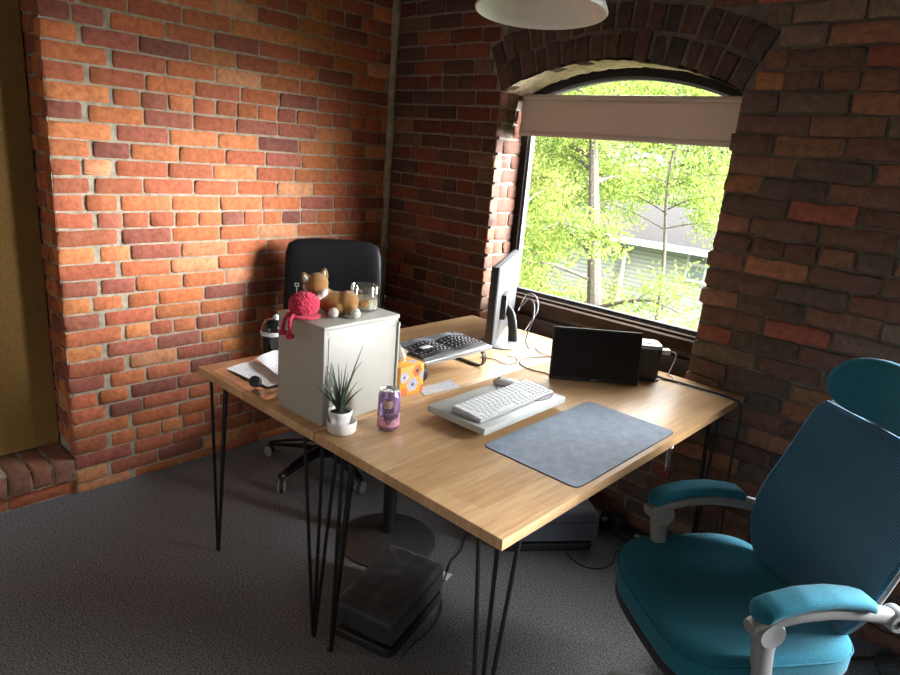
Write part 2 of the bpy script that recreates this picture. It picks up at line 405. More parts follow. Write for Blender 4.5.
# wall_left : plane x = 0, out of wall = +x
XL, XR, ZS, ZC, ZB = .739, 1.836, 1.815, 1.936, .70     # window opening
YR = -1.666                                             # end of the left brick wall, recess beyond
ZT = 3.0
mb = MB()
fl = lambda u, z, n: (n, u, z)
CHL = .0676
# pier end: alternating stretcher / header quoins with a thick mortar joint, then the field
i = 0
while i*CHL < ZT:
    z0 = max(.001, i*CHL-.026+.0042); z1 = (i+1)*CHL-.026-.0042
    q = (.125 if i % 2 else .215)+jit(.012)
    if q > .18 and R.random() < .35:
        brick(mb, fl, YR, YR+.10, z0, z1, pick(PAL_L)); brick(mb, fl, YR+.111, YR+q, z0, z1, pick(PAL_L))
    else: brick(mb, fl, YR, YR+q, z0, z1, pick(PAL_L))
    g = .022+jit(.006)
    u = YR+q+g; hd = i % 7 == 3; bl = .097 if hd else .2
    u1 = u+bl*(R.uniform(.5, 1) if R.random() < .3 else 1)
    while u < -.03:
        u1 = min(u1, -.02)
        if u1-u > .03: brick(mb, fl, u, u1, z0, z1, pick(PAL_L), rough=.0011, dj=.0016)
        u = u1+.0085; u1 = u+bl*R.uniform(.95, 1.06)
    i += 1
plate(mb, fl, YR, 0, 0, ZT, -.0062, .06, 1, .0012)
plate(mb, lambda u, z, n: (u, YR+.006-n, z), -.26, -.004, 0, ZT, 0, .06, 1)
courses(mb, lambda u, z, n: (u, YR+n*-1, z), -.26, -.05, .18, ZT, PAL_L, sl=.1)
# mortar filled corner
mb.tube([(.006+jit(.004), -.012+jit(.004), z*.1) for z in range(31)], [.021+jit(.005) for _ in range(31)], 8, 1); mb.col += [(1, 1, 1)]*(len(mb.v)-len(mb.col))
PAL_E = [((.21, .10, .07), 3), ((.25, .105, .065), 2), ((.18, .10, .08), 2)]
# low ledge of upright bricks under the board, with one course below it
u = YR-.002
while u > -3.2:
    w = R.uniform(.068, .088)
    brick(mb, lambda a, z, n: (n, a, z), u-w, u-.011, .072, .166+jit(.005), pick(PAL_E), depth=.2, rough=.005, dj=.006); u -= w
courses(mb, lambda a, z, n: (n-.018, a, z), -3.2, YR-.005, 0, .067, PAL_L)
plate(mb, lambda a, z, n: (n-.025, a, z), -3.2, YR, 0, .07, 0, .08, 1)
plate(mb, lambda a, z, n: (n-.010, a, z), -3.2, YR, .068, .160, 0, .04, 1)
plate(mb, lambda a, z, n: (z-.23, a, .160+n), -3.2, YR, 0, .22, 0, .05, 1, .003)
courses(mb, fl, -4.2, -3.2, 0, ZT, PAL_L)
plate(mb, lambda u, z, n: (-.235+n, u, z), -3.3, YR+.08, 0, ZT, 0, .2, 1, .001)
plate(mb, lambda u, z, n: (-.02-n, u, z), -6.0, -3.15, 0, ZT, 0, .5, 1, .001)
plate(mb, fl, -6.0, -3.2, 0, ZT, -.0035, .2, 1)
plate(mb, fl, -3.2, YR, 2.75, ZT, -.0035, .2, 1)
struct(mb.obj('wall_left', ['brick_red', 'mortar_l'], sharp=50))
bp = MB().box((-.20, -2.434, 1.473), (.02, 1.528, 2.6)); 
tag(bp.obj('hardboard_panel', 'board'), 'brown hardboard panel filling the recess at the left end of the brick wall', 'panel')
# wall_back : the window wall, plane y = 0, out of wall = -y
HALF = (XR-XL)/2; XM = (XL+XR)/2; RISE = ZC-ZS; RAD = (HALF**2+RISE**2)/(2*RISE); CZ = ZC-RAD; ANG = math.asin(HALF/RAD)
def archz(x):
    t = max(-HALF, min(HALF, x-XM)); return CZ+math.sqrt(RAD**2-t*t)
def wgap(z0, z1):
    if z1 < ZB: return []
    if z1 < ZS+.01: return [(XL, XR)]
    Ro = RAD+.218
    if z0-CZ > Ro: return []
    hw = min(math.sqrt(max(0, Ro**2-(z0-CZ)**2)), math.tan(ANG+.006)*((z0+z1)/2-CZ)+.004)
    return [(XM-hw, XM+hw)]
fw = lambda u, z, n: (u, -n, z)
W2X0, W2X1, W2Z0, W2Z1 = 2.95, 4.35, .70, 2.2
def rgap(z0, z1): return wgap(z0, z1)+([(W2X0, W2X1)] if z1 > W2Z0 and z0 < W2Z1 else [])
mb = MB()
pw = lambda u: PAL_W if u < XM else PAL_R
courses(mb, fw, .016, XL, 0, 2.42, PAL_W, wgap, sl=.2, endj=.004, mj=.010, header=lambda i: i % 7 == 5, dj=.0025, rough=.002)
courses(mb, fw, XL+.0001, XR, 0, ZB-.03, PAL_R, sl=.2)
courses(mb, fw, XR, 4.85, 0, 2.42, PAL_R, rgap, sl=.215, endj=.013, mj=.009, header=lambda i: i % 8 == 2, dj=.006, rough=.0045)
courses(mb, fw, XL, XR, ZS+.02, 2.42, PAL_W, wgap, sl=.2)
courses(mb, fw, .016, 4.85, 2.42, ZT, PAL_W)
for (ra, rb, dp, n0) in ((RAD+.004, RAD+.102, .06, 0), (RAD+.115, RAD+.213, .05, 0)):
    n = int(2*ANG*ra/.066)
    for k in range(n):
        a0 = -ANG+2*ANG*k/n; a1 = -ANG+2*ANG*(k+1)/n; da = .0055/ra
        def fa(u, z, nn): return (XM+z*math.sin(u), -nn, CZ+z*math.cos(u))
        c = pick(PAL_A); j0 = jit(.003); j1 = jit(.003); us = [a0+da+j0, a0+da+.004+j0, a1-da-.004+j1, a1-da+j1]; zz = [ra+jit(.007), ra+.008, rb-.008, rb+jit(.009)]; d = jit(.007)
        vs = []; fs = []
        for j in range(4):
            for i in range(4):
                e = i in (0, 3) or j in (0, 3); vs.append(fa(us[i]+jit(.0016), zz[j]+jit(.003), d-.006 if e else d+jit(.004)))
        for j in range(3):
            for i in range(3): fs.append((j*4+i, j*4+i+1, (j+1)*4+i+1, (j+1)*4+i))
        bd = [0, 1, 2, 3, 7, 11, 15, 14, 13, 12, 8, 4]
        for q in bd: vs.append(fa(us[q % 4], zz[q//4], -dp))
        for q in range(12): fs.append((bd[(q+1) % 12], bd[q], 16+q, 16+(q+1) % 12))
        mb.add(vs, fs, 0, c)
# mortar behind the bricks, with the opening cut out
def bplate(x0, x1, zf0, zf1, n, mi=1, yy=.0085):
    k = max(1, int((x1-x0)/.02)); vs = []; fs = []
    for i in range(k+1):
        x = x0+(x1-x0)*i/k; a = zf0(x); b = zf1(x); m = max(1, 12)
        for j in range(m+1): vs.append((x, yy+jit(.001), a+(b-a)*j/m))
    for i in range(k):
        for j in range(12): fs.append((i*13+j, (i+1)*13+j, (i+1)*13+j+1, i*13+j+1))
    mb.add(vs, fs, mi, (1, 1, 1))
bplate(0, XL, lambda x: 0, lambda x: ZT, 0); bplate(XL, XR, lambda x: 0, lambda x: ZB-.02, 0); bplate(XL, XR, lambda x: archz(x)+.012, lambda x: ZT, 0, 3)
for (p0, p1, q0, q1) in ((XR, W2X0, 0, ZT), (W2X1, 4.9, 0, ZT), (W2X0, W2X1, 0, W2Z0), (W2X0, W2X1, W2Z1, ZT)): plate(mb, fw, p0, p1, q0, q1, -.012, .1, 3, .0015)
for xx in (W2X0, W2X1): mb.add([(xx, 0, W2Z0), (xx, .265, W2Z0), (xx, .265, W2Z1), (xx, 0, W2Z1)], [(0, 1, 2, 3)], 3, (1, 1, 1))
for zz in (W2Z0, W2Z1): mb.add([(W2X0, 0, zz), (W2X1, 0, zz), (W2X1, .265, zz), (W2X0, .265, zz)], [(0, 1, 2, 3)], 3, (1, 1, 1))
bplate(XL-.01, XR+.01, lambda x: archz(x)-.004, lambda x: ZT, 0, 1, .266)
# reveals and soffit
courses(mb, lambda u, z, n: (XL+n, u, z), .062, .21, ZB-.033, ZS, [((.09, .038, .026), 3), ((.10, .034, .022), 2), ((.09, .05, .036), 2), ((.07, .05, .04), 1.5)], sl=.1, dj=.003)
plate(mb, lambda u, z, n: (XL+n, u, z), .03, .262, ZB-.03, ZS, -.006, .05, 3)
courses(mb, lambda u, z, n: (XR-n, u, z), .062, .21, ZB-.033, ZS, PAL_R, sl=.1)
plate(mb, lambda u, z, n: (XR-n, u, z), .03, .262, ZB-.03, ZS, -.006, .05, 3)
vs = []; fs = []
for i in range(41):
    a = -ANG+2*ANG*i/40
    for j in range(9):
        r = RAD+.001+jit(.004); vs.append((XM+r*math.sin(a), .004+.255*j/8, CZ+r*math.cos(a)))
for i in range(40):
    for j in range(8): fs.append((i*9+j, (i+1)*9+j, (i+1)*9+j+1, i*9+j+1))
mb.add(vs, fs, 2, (1, 1, 1))
# outer leaf of the wall around the opening
for (x0, x1, za, zb) in ((-.3, XL-.01, 0, ZT), (XR+.01, W2X0, 0, ZT), (W2X1, 4.9, 0, ZT), (W2X0, W2X1, 0, W2Z0), (W2X0, W2X1, W2Z1, ZT), (XL-.01, XR+.01, 0, ZB-.02)):
    mb.add([(x0, .265, za), (x1, .265, za), (x1, .265, zb), (x0, .265, zb)], [(0, 1, 2, 3)], 1, (1, 1, 1))
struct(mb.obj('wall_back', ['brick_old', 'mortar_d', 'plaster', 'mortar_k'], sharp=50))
# floor, ceiling, remaining walls
fb = MB(); fb.box((2.3, -3.0, -.05), (5.4, 6.2, .1)); struct(fb.obj('floor', 'carpet', sharp=0))
cb = MB(); cb.box((2.3, -2.8, ZT+.05), (5.4, 6.8, .1)); struct(cb.obj('ceiling', 'ceiling', sharp=0))
wb = MB(); wb.box((4.95, -2.8, 1.5), (.1, 6.6, 3)); struct(wb.obj('wall_right', 'plain_wall', sharp=0))
wb = MB(); WX0, WX1, WZ0, WZ1 = 1.2, 4.2, .9, 2.4  # unseen opening added in this wall to let in fill light
for (x0, x1, z0, z1) in ((-.3, WX0, 0, 3), (WX1, 5, 0, 3), (WX0, WX1, 0, WZ0), (WX0, WX1, WZ1, 3)): wb.box(((x0+x1)/2, -6.05, (z0+z1)/2), (x1-x0, .1, z1-z0))
struct(wb.obj('wall_front', 'plain_wall', sharp=0))

# ------------------------------------------------------------------ windows
YF = .20
w1 = thing('window_1', '', '', (XM, YF, ZB)); del w1['label']; del w1['category']; struct(w1)
def arch_loop(inset, z0, k=24):
    pts = [(XL+inset, z0), ]
    r = RAD-inset; h = HALF-inset; a = math.asin(h/r)
    pts = [(XM-h, z0)]+[(XM+r*math.sin(-a+2*a*i/k), CZ+r*math.cos(-a+2*a*i/k)) for i in range(k+1)]+[(XM+h, z0)]
    return pts
def arch_frame(mb, i0, i1, zb0, zb1, y0, y1):
    A = arch_loop(i0, zb0); B = arch_loop(i1, zb1); n = len(A); vs = []; fs = []
    for y in (y0, y1):
        vs += [(x, y, z) for x, z in A]; vs += [(x, y, z) for x, z in B]
    for k in range(n):
        k2 = (k+1) % n
        fs += [(k, k2, n+k2, n+k), (2*n+k, 2*n+k2, 3*n+k2, 3*n+k), (k, k2, 2*n+k2, 2*n+k), (n+k, n+k2, 3*n+k2, 3*n+k)]
    mb.add(vs, fs)
f = MB(); arch_frame(f, -.01, .034, .80, .872, YF, YF+.06); f.obj('window_frame', 'frame', w1, world=True)
f = MB(); arch_frame(f, .034, .046, .872, .884, YF+.012, YF+.045); f.obj('glazing_stop', 'alu', w1, world=True)
f = MB(); A = arch_loop(.04, .878); f.add([(x, YF+.03, z) for x, z in A], [tuple(range(len(A)))]); g = f.obj('pane', 'glass', w1, sharp=0)
f = MB(); f.box((XM, .165, .832), (XR-XL-.01, .07, .05), bev=.004); f.box((XM, .185, .862), (XR-XL-.012, .03, .012), bev=.003); struct(f.obj('trim_1', 'sill'))
f = MB(); f.box((XM, .20, .74), (XR-XL, .03, .14)); f.box((XM, .175, .725), (XR-XL-.01, .05, .09), bev=.003); struct(f.obj('trim_2', 'apron'))
w3 = thing('window_3', '', '', ((W2X0+W2X1)/2, .2, W2Z0)); del w3['label']; del w3['category']; struct(w3)
f = MB()
for x in (W2X0+.02, W2X1-.02): f.box((x, .23, (W2Z0+W2Z1)/2), (.04, .06, W2Z1-W2Z0))
for z in (W2Z0+.06, W2Z1-.02): f.box(((W2X0+W2X1)/2, .23, z), (W2X1-W2X0, .06, .04))
f.obj('window_frame', 'frame', w3, world=True)
w2 = thing('added_fill_window', '', '', ((WX0+WX1)/2, -6.05, WZ0)); del w2['label']; del w2['category']; struct(w2)  # rear window added behind the camera for fill daylight, never in view
f = MB()
for x in (WX0+.03, (WX0+WX1)/2, WX1-.03): f.box((x, -6.05, (WZ0+WZ1)/2), (.06, .06, WZ1-WZ0))
for z in (WZ0+.03, WZ1-.03): f.box(((WX0+WX1)/2, -6.05, z), (WX1-WX0, .06, .06))
f.obj('window_frame', 'frame', w2, world=True)
# roller blind
rb = thing('roller_blind', 'beige roller blind half lowered across the top of the arched window', 'blind', (XM, .175, 1.61))
f = MB(); f.tube([(XL+.012, .172, 1.805), (XR-.012, .172, 1.805)], .017, 16); f.obj('roller_tube', 'blind_bar', rb, world=True)
f = MB(); vs = []; fs = []
for i in range(41):
    x = XL+.014+(XR-XL-.028)*i/40
    for j in range(9):
        z = 1.805-.160*j/8; y = .156+.0022*math.sin(x*9+j*.5)*j/8+.0012*math.sin(x*23)*j/8
        vs.append((x, y, z))
for i in range(40):
    for j in range(8): fs.append((i*9+j, (i+1)*9+j, (i+1)*9+j+1, i*9+j+1))
f.add(vs, fs); o = f.obj('fabric', 'blind', rb, world=True); md = o.modifiers.new('s', 'SOLIDIFY'); md.thickness = .0012
f = MB(); f.box((XM, .157, 1.644), (XR-XL-.026, .012, .02), bev=.003); f.obj('bottom_bar', 'blind_bar', rb, world=True)

# pendant lamp
pl = thing('pendant_lamp', 'white enamel dome pendant lamp hanging above the desks', 'lamp', (1.505, -.785, 1.947)); pl.rotation_euler = (math.radians(-2.8), math.radians(-2.6), 0)
rr = .192
f = MB(); f.lathe([(rr, 0), (rr+.003, .004), (rr*.96, .03), (rr*.8, .075), (rr*.52, .115), (rr*.24, .135), (.03, .15), (.027, .149), (rr*.23, .131), (rr*.5, .111), (rr*.78, .072), (rr*.94, .028), (rr-.006, .003), (rr, 0)], seg=56); f.obj('shade', 'lamp_white', pl, sharp=60)
f = MB(); f.lathe([(.001, .042), (.02, .046), (.034, .062), (.036, .078), (.026, .10), (.016, .118), (.015, .135), (.001, .135)], seg=24); f.obj('bulb', 'bulb', pl)
f = MB(); f.lathe([(.001, .13), (.022, .13), (.022, .2), (.012, .21), (.001, .21)], seg=20); f.obj('socket', 'black_metal', pl)
f = MB(); f.tube([(0, 0, .2), (0, 0, ZT-1.95)], .004, 8); f.obj('cord', 'black_plastic', pl)

# ------------------------------------------------------------------ desks
H = .745; XA, DW, YN, YB = .708, .679, -1.4706, -.018; TH = .029
def desk(x0, label, right):
    t = thing('desk', label, 'desk', ((x0+x0+DW)/2, (YN+YB)/2, 0), 0, 'butcher block desks pushed together')
    f = MB(); f.box((0, 0, H-TH/2), (DW, YB-YN, TH), bev=.003); f.obj('tabletop', 'butcher', t)
    for sx in (-1, 1):
        for sy in (-1, 1):
            cx = sx*(DW/2-.02); cy = sy*((YB-YN)/2-.02-(.03 if sy > 0 else 0)); foot = Vector((cx-sx*.022, cy-sy*.030, .006))
            f = MB(); zt = H-TH
            tops = [(cx-sx*.012, cy-sy*.095), (cx-sx*.055, cy-sy*.070), (cx-sx*.070, cy-sy*.012)]
            if sx < 0 and sy < 0 and not right: tops = [(cx-sx*.004, cy-sy*.015), (cx-sx*.018, cy-sy*.062), (cx-sx*.062, cy-sy*.045)]; foot = Vector((cx-sx*.006, cy-sy*.028, .006))
            for (a, b) in tops: f.tube([(a, b, zt-.003), (foot.x+(a-foot.x)*.10, foot.y+(b-foot.y)*.10, .03), (foot.x+(a-foot.x)*.05, foot.y+(b-foot.y)*.05, .008)], .0058, 8)
            f.tube([foot+Vector((-.008, 0, 0)), foot+Vector((.008, 0, 0))], .006, 8)
            f.prism([(tops[0][0]+sx*.012, tops[0][1]-sy*.02), (tops[1][0]-sx*.02, tops[1][1]-sy*.02), (tops[1][0]-sx*.02, tops[2][1]+sy*.01), (tops[0][0]+sx*.012, tops[2][1]+sy*.01)], zt-.004, zt)
            f.obj('hairpin_leg', 'black_metal', t)
    return t
desk(XA, 'wooden desk with hairpin legs on the left carrying the white cabinet and papers', False)
desk(XA+DW+.003, 'wooden desk with hairpin legs on the right carrying the grey desk mat', True)
pb = thing('pedestal_stand', 'black round pedestal foot with a post standing under the desks', 'stand', (1.10, -.884, 0))
f = MB(); f.lathe([(.001, 0), (.192, 0), (.194, .008), (.18, .018), (.14, .03), (.08, .042), (.045, .05), (.001, .05)], seg=48); f.obj('base_plate', 'pedestal', pb, sharp=50)
f = MB(); f.lathe([(.001, .045), (.027, .045), (.027, H-TH), (.001, H-TH)], seg=24); f.obj('post', 'black_metal', pb)
#PART2
# ------------------------------------------------------------------ things on the desks
# white metal cabinet
cab = thing('cabinet', 'white metal cabinet standing on the desk where the two desks meet', 'cabinet', (1.262, -1.296, H), math.radians(2))
f = MB(); f.box((0, 0, .144), (.216, .286, .286), bev=.003); f.obj('body', 'white_metal', cab)
f = MB(); f.box((.1085, .003, .136), (.004, .262, .256), bev=.0015); f.obj('side_panel', 'white_metal', cab)
f = MB(); f.box((0, 0, .2925), (.222, .292, .013), bev=.003); f.obj('top_cover', 'white_metal', cab)
f = MB(); f.box((.112, .1405, .139), (.009, .007, .272), bev=.002); f.obj('door_edge', 'white_metal', cab)
for y in (-.13, .135):
    f = MB(); f.sphere((.1085, y, .279), (.0016, .0028, .0028), seg=10, rings=6); f.obj('rivet', 'grey_plastic', cab)
TOP = H+.2995
# plush dog : view aligned working axes, lying across the cabinet top
def blobs(name, lst, mat, parent, vox=.0035, smooth=4):
    f = MB()
    for (c, r, rot) in lst: f.sphere(c, r, Matrix.Rotation(rot, 4, 'Y') if rot else None, 20, 12)
    o = f.obj(name, mat, parent, sharp=0)
    m = o.modifiers.new('r', 'REMESH'); m.mode = 'VOXEL'; m.voxel_size = vox; m.use_smooth_shade = True
    m = o.modifiers.new('s', 'SMOOTH'); m.iterations = smooth; m.factor = .6
    return o
dog = thing('plush_dog', 'tan and white plush corgi lying on top of the white cabinet', 'soft toy', (1.268, -1.318, TOP), math.radians(43))
blobs('body', [((0, 0, .034), (.055, .034, .034), 0), ((.034, 0, .036), (.036, .036, .036), 0), ((-.030, .002, .044), (.030, .029, .030), .5), ((-.046, .002, .060), (.026, .026, .026), 0), ((-.057, .004, .086), (.034, .033, .032), -.3), ((-.064, .006, .080), (.029, .029, .028), 0), ((.012, -.026, .022), (.018, .018, .018), 0), ((.050, -.024, .022), (.018, .018, .02), 0), ((-.072, .010, .072), (.018, .020, .017), 0)], 'plush_tan', dog)
blobs('neck_ruff', [((-.034, -.006, .062), (.016, .030, .014), -.75), ((-.046, -.010, .054), (.015, .027, .014), -.5)], 'plush_white', dog, .003)
blobs('muzzle', [((-.089, .010, .072), (.012, .014, .011), 0), ((-.083, .004, .064), (.011, .012, .010), 0)], 'plush_white', dog, .003)
f = MB(); f.sphere((-.101, .010, .075), (.004, .005, .004)); f.obj('nose', 'black_plastic', dog)
for s in (-1, 1):
    f = MB(); f.sphere((-.080, .006+s*.020, .082), (.003, .003, .0035), seg=10, rings=8); f.obj('eye', 'black_gloss', dog)
for (x, y, z, rx) in ((-.086, -.012, .108, -.45), (-.040, .012, .119, .28)):
    f = MB(); X = Matrix.Rotation(rx, 4, 'Y')
    f.loops([[X @ Vector(p)+Vector((x, y, z-.008)) for p in q] for q in ([(a*.0155, b*.007, -.012) for a, b in superell(1, 1, 2, 14)], [(a*.0145, b*.006, .002) for a, b in superell(1, 1, 2, 14)], [(a*.009, b*.0045, .013) for a, b in superell(1, 1, 2, 14)], [(a*.003, b*.002, .0205) for a, b in superell(1, 1, 2, 14)])])
    e = f.obj('ear', 'plush_tan', dog, sharp=60)
    f = MB(); f.loops([[X @ Vector(p)+Vector((x, y-.0025, z-.008)) for p in q] for q in ([(a*.010, b*.005-.001, -.008) for a, b in superell(1, 1, 2, 12)], [(a*.008, b*.0045-.001, .003) for a, b in superell(1, 1, 2, 12)], [(a*.003, b*.002-.002, .014) for a, b in superell(1, 1, 2, 12)])])
    f.obj('inner_ear', 'plush_white', e, sharp=60)
for (x, y, z) in ((.004, -.053, .0155), (.066, -.044, .0155)):
    blobs('paw', [((x, y, z), (.0155, .013, .0155), 0), ((x, y+.014, z+.001), (.0125, .013, .0125), 0)], 'plush_white', dog, .003)
blobs('tail', [((.078, .006, .034), (.018, .010, .010), .3), ((.090, .008, .039), (.010, .008, .008), 0)], 'plush_tan', dog, .003)
# crocheted toy
oc = thing('crochet_toy', 'crocheted red toy with two dangling legs on the left corner of the white cabinet', 'soft toy', (1.256, -1.420, TOP), math.radians(43))
f = MB(); f.sphere((0, 0, .037), (.044, .043, .037), seg=36, rings=22)
o = f.obj('body', 'crochet', oc, sharp=0)
tx = bpy.data.textures.new('knit', 'VORONOI'); tx.noise_scale = .0075
m = o.modifiers.new('sub', 'SUBSURF'); m.levels = m.render_levels = 1
m = o.modifiers.new('d', 'DISPLACE'); m.texture = tx; m.strength = .006; m.mid_level = .5
f = MB(); f.lathe([(.036, .0), (.047, .003), (.05, .0065), (.046, .010), (.036, .012)], seg=36); f.obj('brim', 'crochet', oc, sharp=0)
for (pts) in ([(-.030, -.022, .012), (-.042, -.040, .006), (-.046, -.050, -.012), (-.048, -.051, -.030)], [(-.020, -.030, .012), (-.026, -.051, .005), (-.027, -.058, -.016), (-.026, -.058, -.038)]):
    f = MB(); f.tube(pts, .0055, 10, smooth=5); a = Vector(pts[-1])
    f.sphere(a+Vector((-.003, 0, -.006)), (.010, .0085, .0085)); f.sphere(a+Vector((.006, -.001, -.005)), (.0075, .007, .0075))
    f.obj('leg', 'crochet', oc, sharp=0)
f = MB()
for (x, z, w, h) in ((-.022, .0885, .012, .0022), (-.022, .0965, .012, .0022), (-.027, .0925, .0022, .010), (-.017, .0925, .0022, .010), (-.022, .078, .0018, .022)): f.box((x, 0, z), (w, .0015, h))
f.obj('tag_loop', 'white', oc)
# candle
cd = thing('candle', 'glass jar candle half full of cream wax on the white cabinet', 'candle', (1.266, -1.206, TOP+.001))
f = MB(); f.lathe([(.001, 0), (.040, 0), (.0425, .004), (.0425, .074), (.0415, .0755), (.0400, .074), (.0400, .006), (.001, .005)], seg=48); f.obj('glass_jar', 'jar_glass', cd, sharp=50)
f = MB(); f.lathe([(.001, .0065), (.0392, .0065), (.0392, .036), (.030, .034), (.001, .033)], seg=48); f.obj('wax_fill', 'wax', cd, sharp=50)
f = MB(); f.tube([(0, 0, .03), (.001, 0, .045)], .001, 6); f.obj('wick', 'black_plastic', cd)
f = MB(); k = 10; vs = []; fs = []
for i in range(k+1):
    a = math.radians(215+45*i/k)
    for z in (.038, .066): vs.append((.0428*math.cos(a), .0428*math.sin(a), z))
for i in range(k): fs.append((2*i, 2*i+2, 2*i+3, 2*i+1))
f.add(vs, fs); o = f.obj('sticker', 'paper_plain', cd); md = o.modifiers.new('s', 'SOLIDIFY'); md.thickness = .0003
# potted plant
pt = thing('potted_plant', 'small spiky green plant in a white pot at the near corner of the white cabinet', 'plant', (1.424, -1.402, H))
f = MB(); f.lathe([(.001, 0), (.036, 0), (.040, .004), (.043, .034), (.0425, .036), (.040, .035), (.037, .006), (.001, .005)], seg=44); f.obj('outer_pot', 'pot', pt, sharp=50)
f = MB(); f.lathe([(.001, .006), (.026, .006), (.0295, .04), (.0335, .052), (.0345, .062), (.033, .064), (.0305, .062), (.028, .05), (.001, .05)], c=(-.007, -.002, 0), seg=40); f.obj('inner_pot', 'pot', pt, sharp=50)
f = MB(); f.lathe([(.030, .055), (.02, .058), (.001, .06)], c=(-.007, -.002, 0), seg=28); f.obj('soil', 'soil', pt)
# leaves: (lean along image right, lean depth, height, curl)
ex = Vector((.73, .683, 0)); ey = Vector((-.683, .73, 0))
LV = [(.062, .0, .165, .0), (.020, .02, .135, .035), (-.055, .01, .115, .0), (-.052, -.02, .085, -.01), (-.036, .02, .125, -.005), (.046, -.01, .085, .005), (.024, -.02, .105, .0), (-.012, .0, .12, .0), (.006, .02, .115, .004), (-.066, .0, .062, -.012), (.034, .01, .10, .004), (-.024, -.02, .10, .0), (.012, -.015, .09, .01), (-.006, .025, .095, 0), (-.045, .03, .07, -.01), (.05, .025, .06, .012)]
for (a, b, h, cu) in LV:
    base = Vector((-.007+a*.08, -.002, .055))+ey*(b*.2)
    pts = []; n = 8
    for i in range(n+1):
        t = i/n; pts.append(base+ex*(a*.85*t**1.25+cu*t*t)+ey*(b*t)+Vector((0, 0, 1.24*h*t-(abs(cu)*.5*t**3))))
    f = MB(); f.tube(pts, [max(.0006, .0036*(1-(i/n)**2.2)+.0004) for i in range(n+1)], 6, flat=.35); f.obj('leaf', 'leaf_dark', pt, sharp=0)
# soda can
cn = thing('soda_can', 'purple and pink sparkling water can on the desk beside the potted plant', 'can', (1.488, -1.283, H), math.radians(40))
f = MB(); f.lathe([(.001, .004), (.022, .004), (.0245, 0), (.026, .001), (.031, .009), (.0328, .016), (.0328, .104), (.031, .110), (.0272, .117), (.0268, .1195)], seg=48); 
o = f.obj('body', ['purple', 'pink'], cn, sharp=60)
for p in o.data.polygons: p.material_index = 1 if .012 < p.center.z < .04 and False else 0
f = MB(); f.lathe([(.0268, .1195), (.0275, .1212), (.0268, .1225), (.0255, .121), (.0245, .1165), (.001, .117)], seg=40); f.obj('lid', 'aluminium', cn, sharp=40)
f = MB(); f.loops([[(x, y-.004, z) for x, y in superell(.0075, .0125, 2.6, 20)] for z in (.1172, .1188)]); f.obj('pull_tab', 'aluminium', cn)
f = MB(); f.loops([[(x*.8, y+.013, z) for x, y in superell(.010, .0075, 2.3, 20)] for z in (.1168, .1174)]); f.obj('mouth', 'can_dark', cn)
def wrap_patch(a0, a1, z0, z1, rad, edge=lambda t: 0, k=14):
    vs = []; fs = []
    for i in range(k+1):
        t = i/k; a = a0+(a1-a0)*t
        for z in (z0, z1+edge(t)): vs.append((rad*math.cos(a), rad*math.sin(a), z))
    for i in range(k): fs.append((2*i, 2*i+2, 2*i+3, 2*i+1))
    return vs, fs
f = MB(); f.add(*wrap_patch(-2.95, .1, .016, .040, .03295, lambda t: .012*math.sin(t*9)+.006*math.sin(t*23), 40)); f.obj('pink_splash', 'pink', cn)
f = MB(); f.add(*wrap_patch(-1.9, -1.15, .074, .097, .03297)); f.obj('cream_panel', 'can_cream', cn)
def lettering(txt, size, a_mid, z, rad, slant, parent, mat, name, spread=1.):
    cu = bpy.data.curves.new('t', 'FONT'); cu.body = txt; cu.size = size; cu.shear = slant; cu.align_x = 'CENTER'; cu.offset = size*.012
    ob = bpy.data.objects.new('t', cu); COL.objects.link(ob)
    dg = bpy.context.evaluated_depsgraph_get(); me = bpy.data.meshes.new_from_object(ob.evaluated_get(dg)); bpy.data.objects.remove(ob); bpy.data.curves.remove(cu)
    for v in me.vertices:
        x, y = v.co.x*spread, v.co.y; a = a_mid+x/rad; v.co = (rad*math.cos(a), rad*math.sin(a), z+y+x*.25)
    me.name = name; me.materials.append(M[mat]); o = bpy.data.objects.new(name, me); COL.objects.link(o); o.parent = parent; return o
lettering('La', .030, -1.45, .060, .0331, .35, cn, 'can_dark', 'lettering')
lettering('Croix', .024, -1.47, .038, .0331, .35, cn, 'can_dark', 'lettering')
# tissue box
tb = thing('tissue_box', 'orange tissue box printed with grey and red flowers behind the white cabinet', 'tissue box', (1.277, -1.040, H))
f = MB(); f.box((0, 0, .0505), (.108, .108, .101), bev=.0015); f.obj('box', 'tissue_orange', tb)
def discs(lst, name, mat, parent):
    for (face, a, b, r, lay) in lst:
        P = []; f = MB()
        for k in range(22):
            t = 2*PI*k/22; rr_ = r*(1+.10*math.cos(6*t)); u = a+rr_*math.cos(t); v = b+rr_*math.sin(t)
            u = max(-.0535, min(.0535, u)); v = max(.001, min(.1005, v))
            P.append((.0541+lay*.0003, u, v) if face == 'x' else ((u, -.0541-lay*.0003, v) if face == 'y' else (u, v-.05, .1012+lay*.0003)))
        f.add(P, [tuple(range(22))]); f.obj(name, mat, parent, sharp=0)
discs([('x', -.035, .066, .019, 0), ('x', .004, .035, .024, 0), ('x', .050, .06, .014, 0), ('y', -.02, .06, .022, 0), ('y', .035, .03, .018, 0), ('z', .02, .08, .016, 0)], 'grey_flower_print', 'fl_grey', tb)
discs([('x', .022, .080, .020, 0), ('x', -.034, .012, .016, 0), ('x', .05, .012, .014, 0), ('y', .03, .085, .016, 0), ('z', -.03, .03, .016, 0)], 'red_flower_print', 'fl_red', tb)
discs([('x', .022, .080, .0075, 1), ('x', .004, .035, .006, 1), ('x', -.035, .066, .005, 1), ('y', -.02, .06, .006, 1)], 'flower_centre_print', 'fl_dark', tb)
f = MB(); vs = []; fs = []
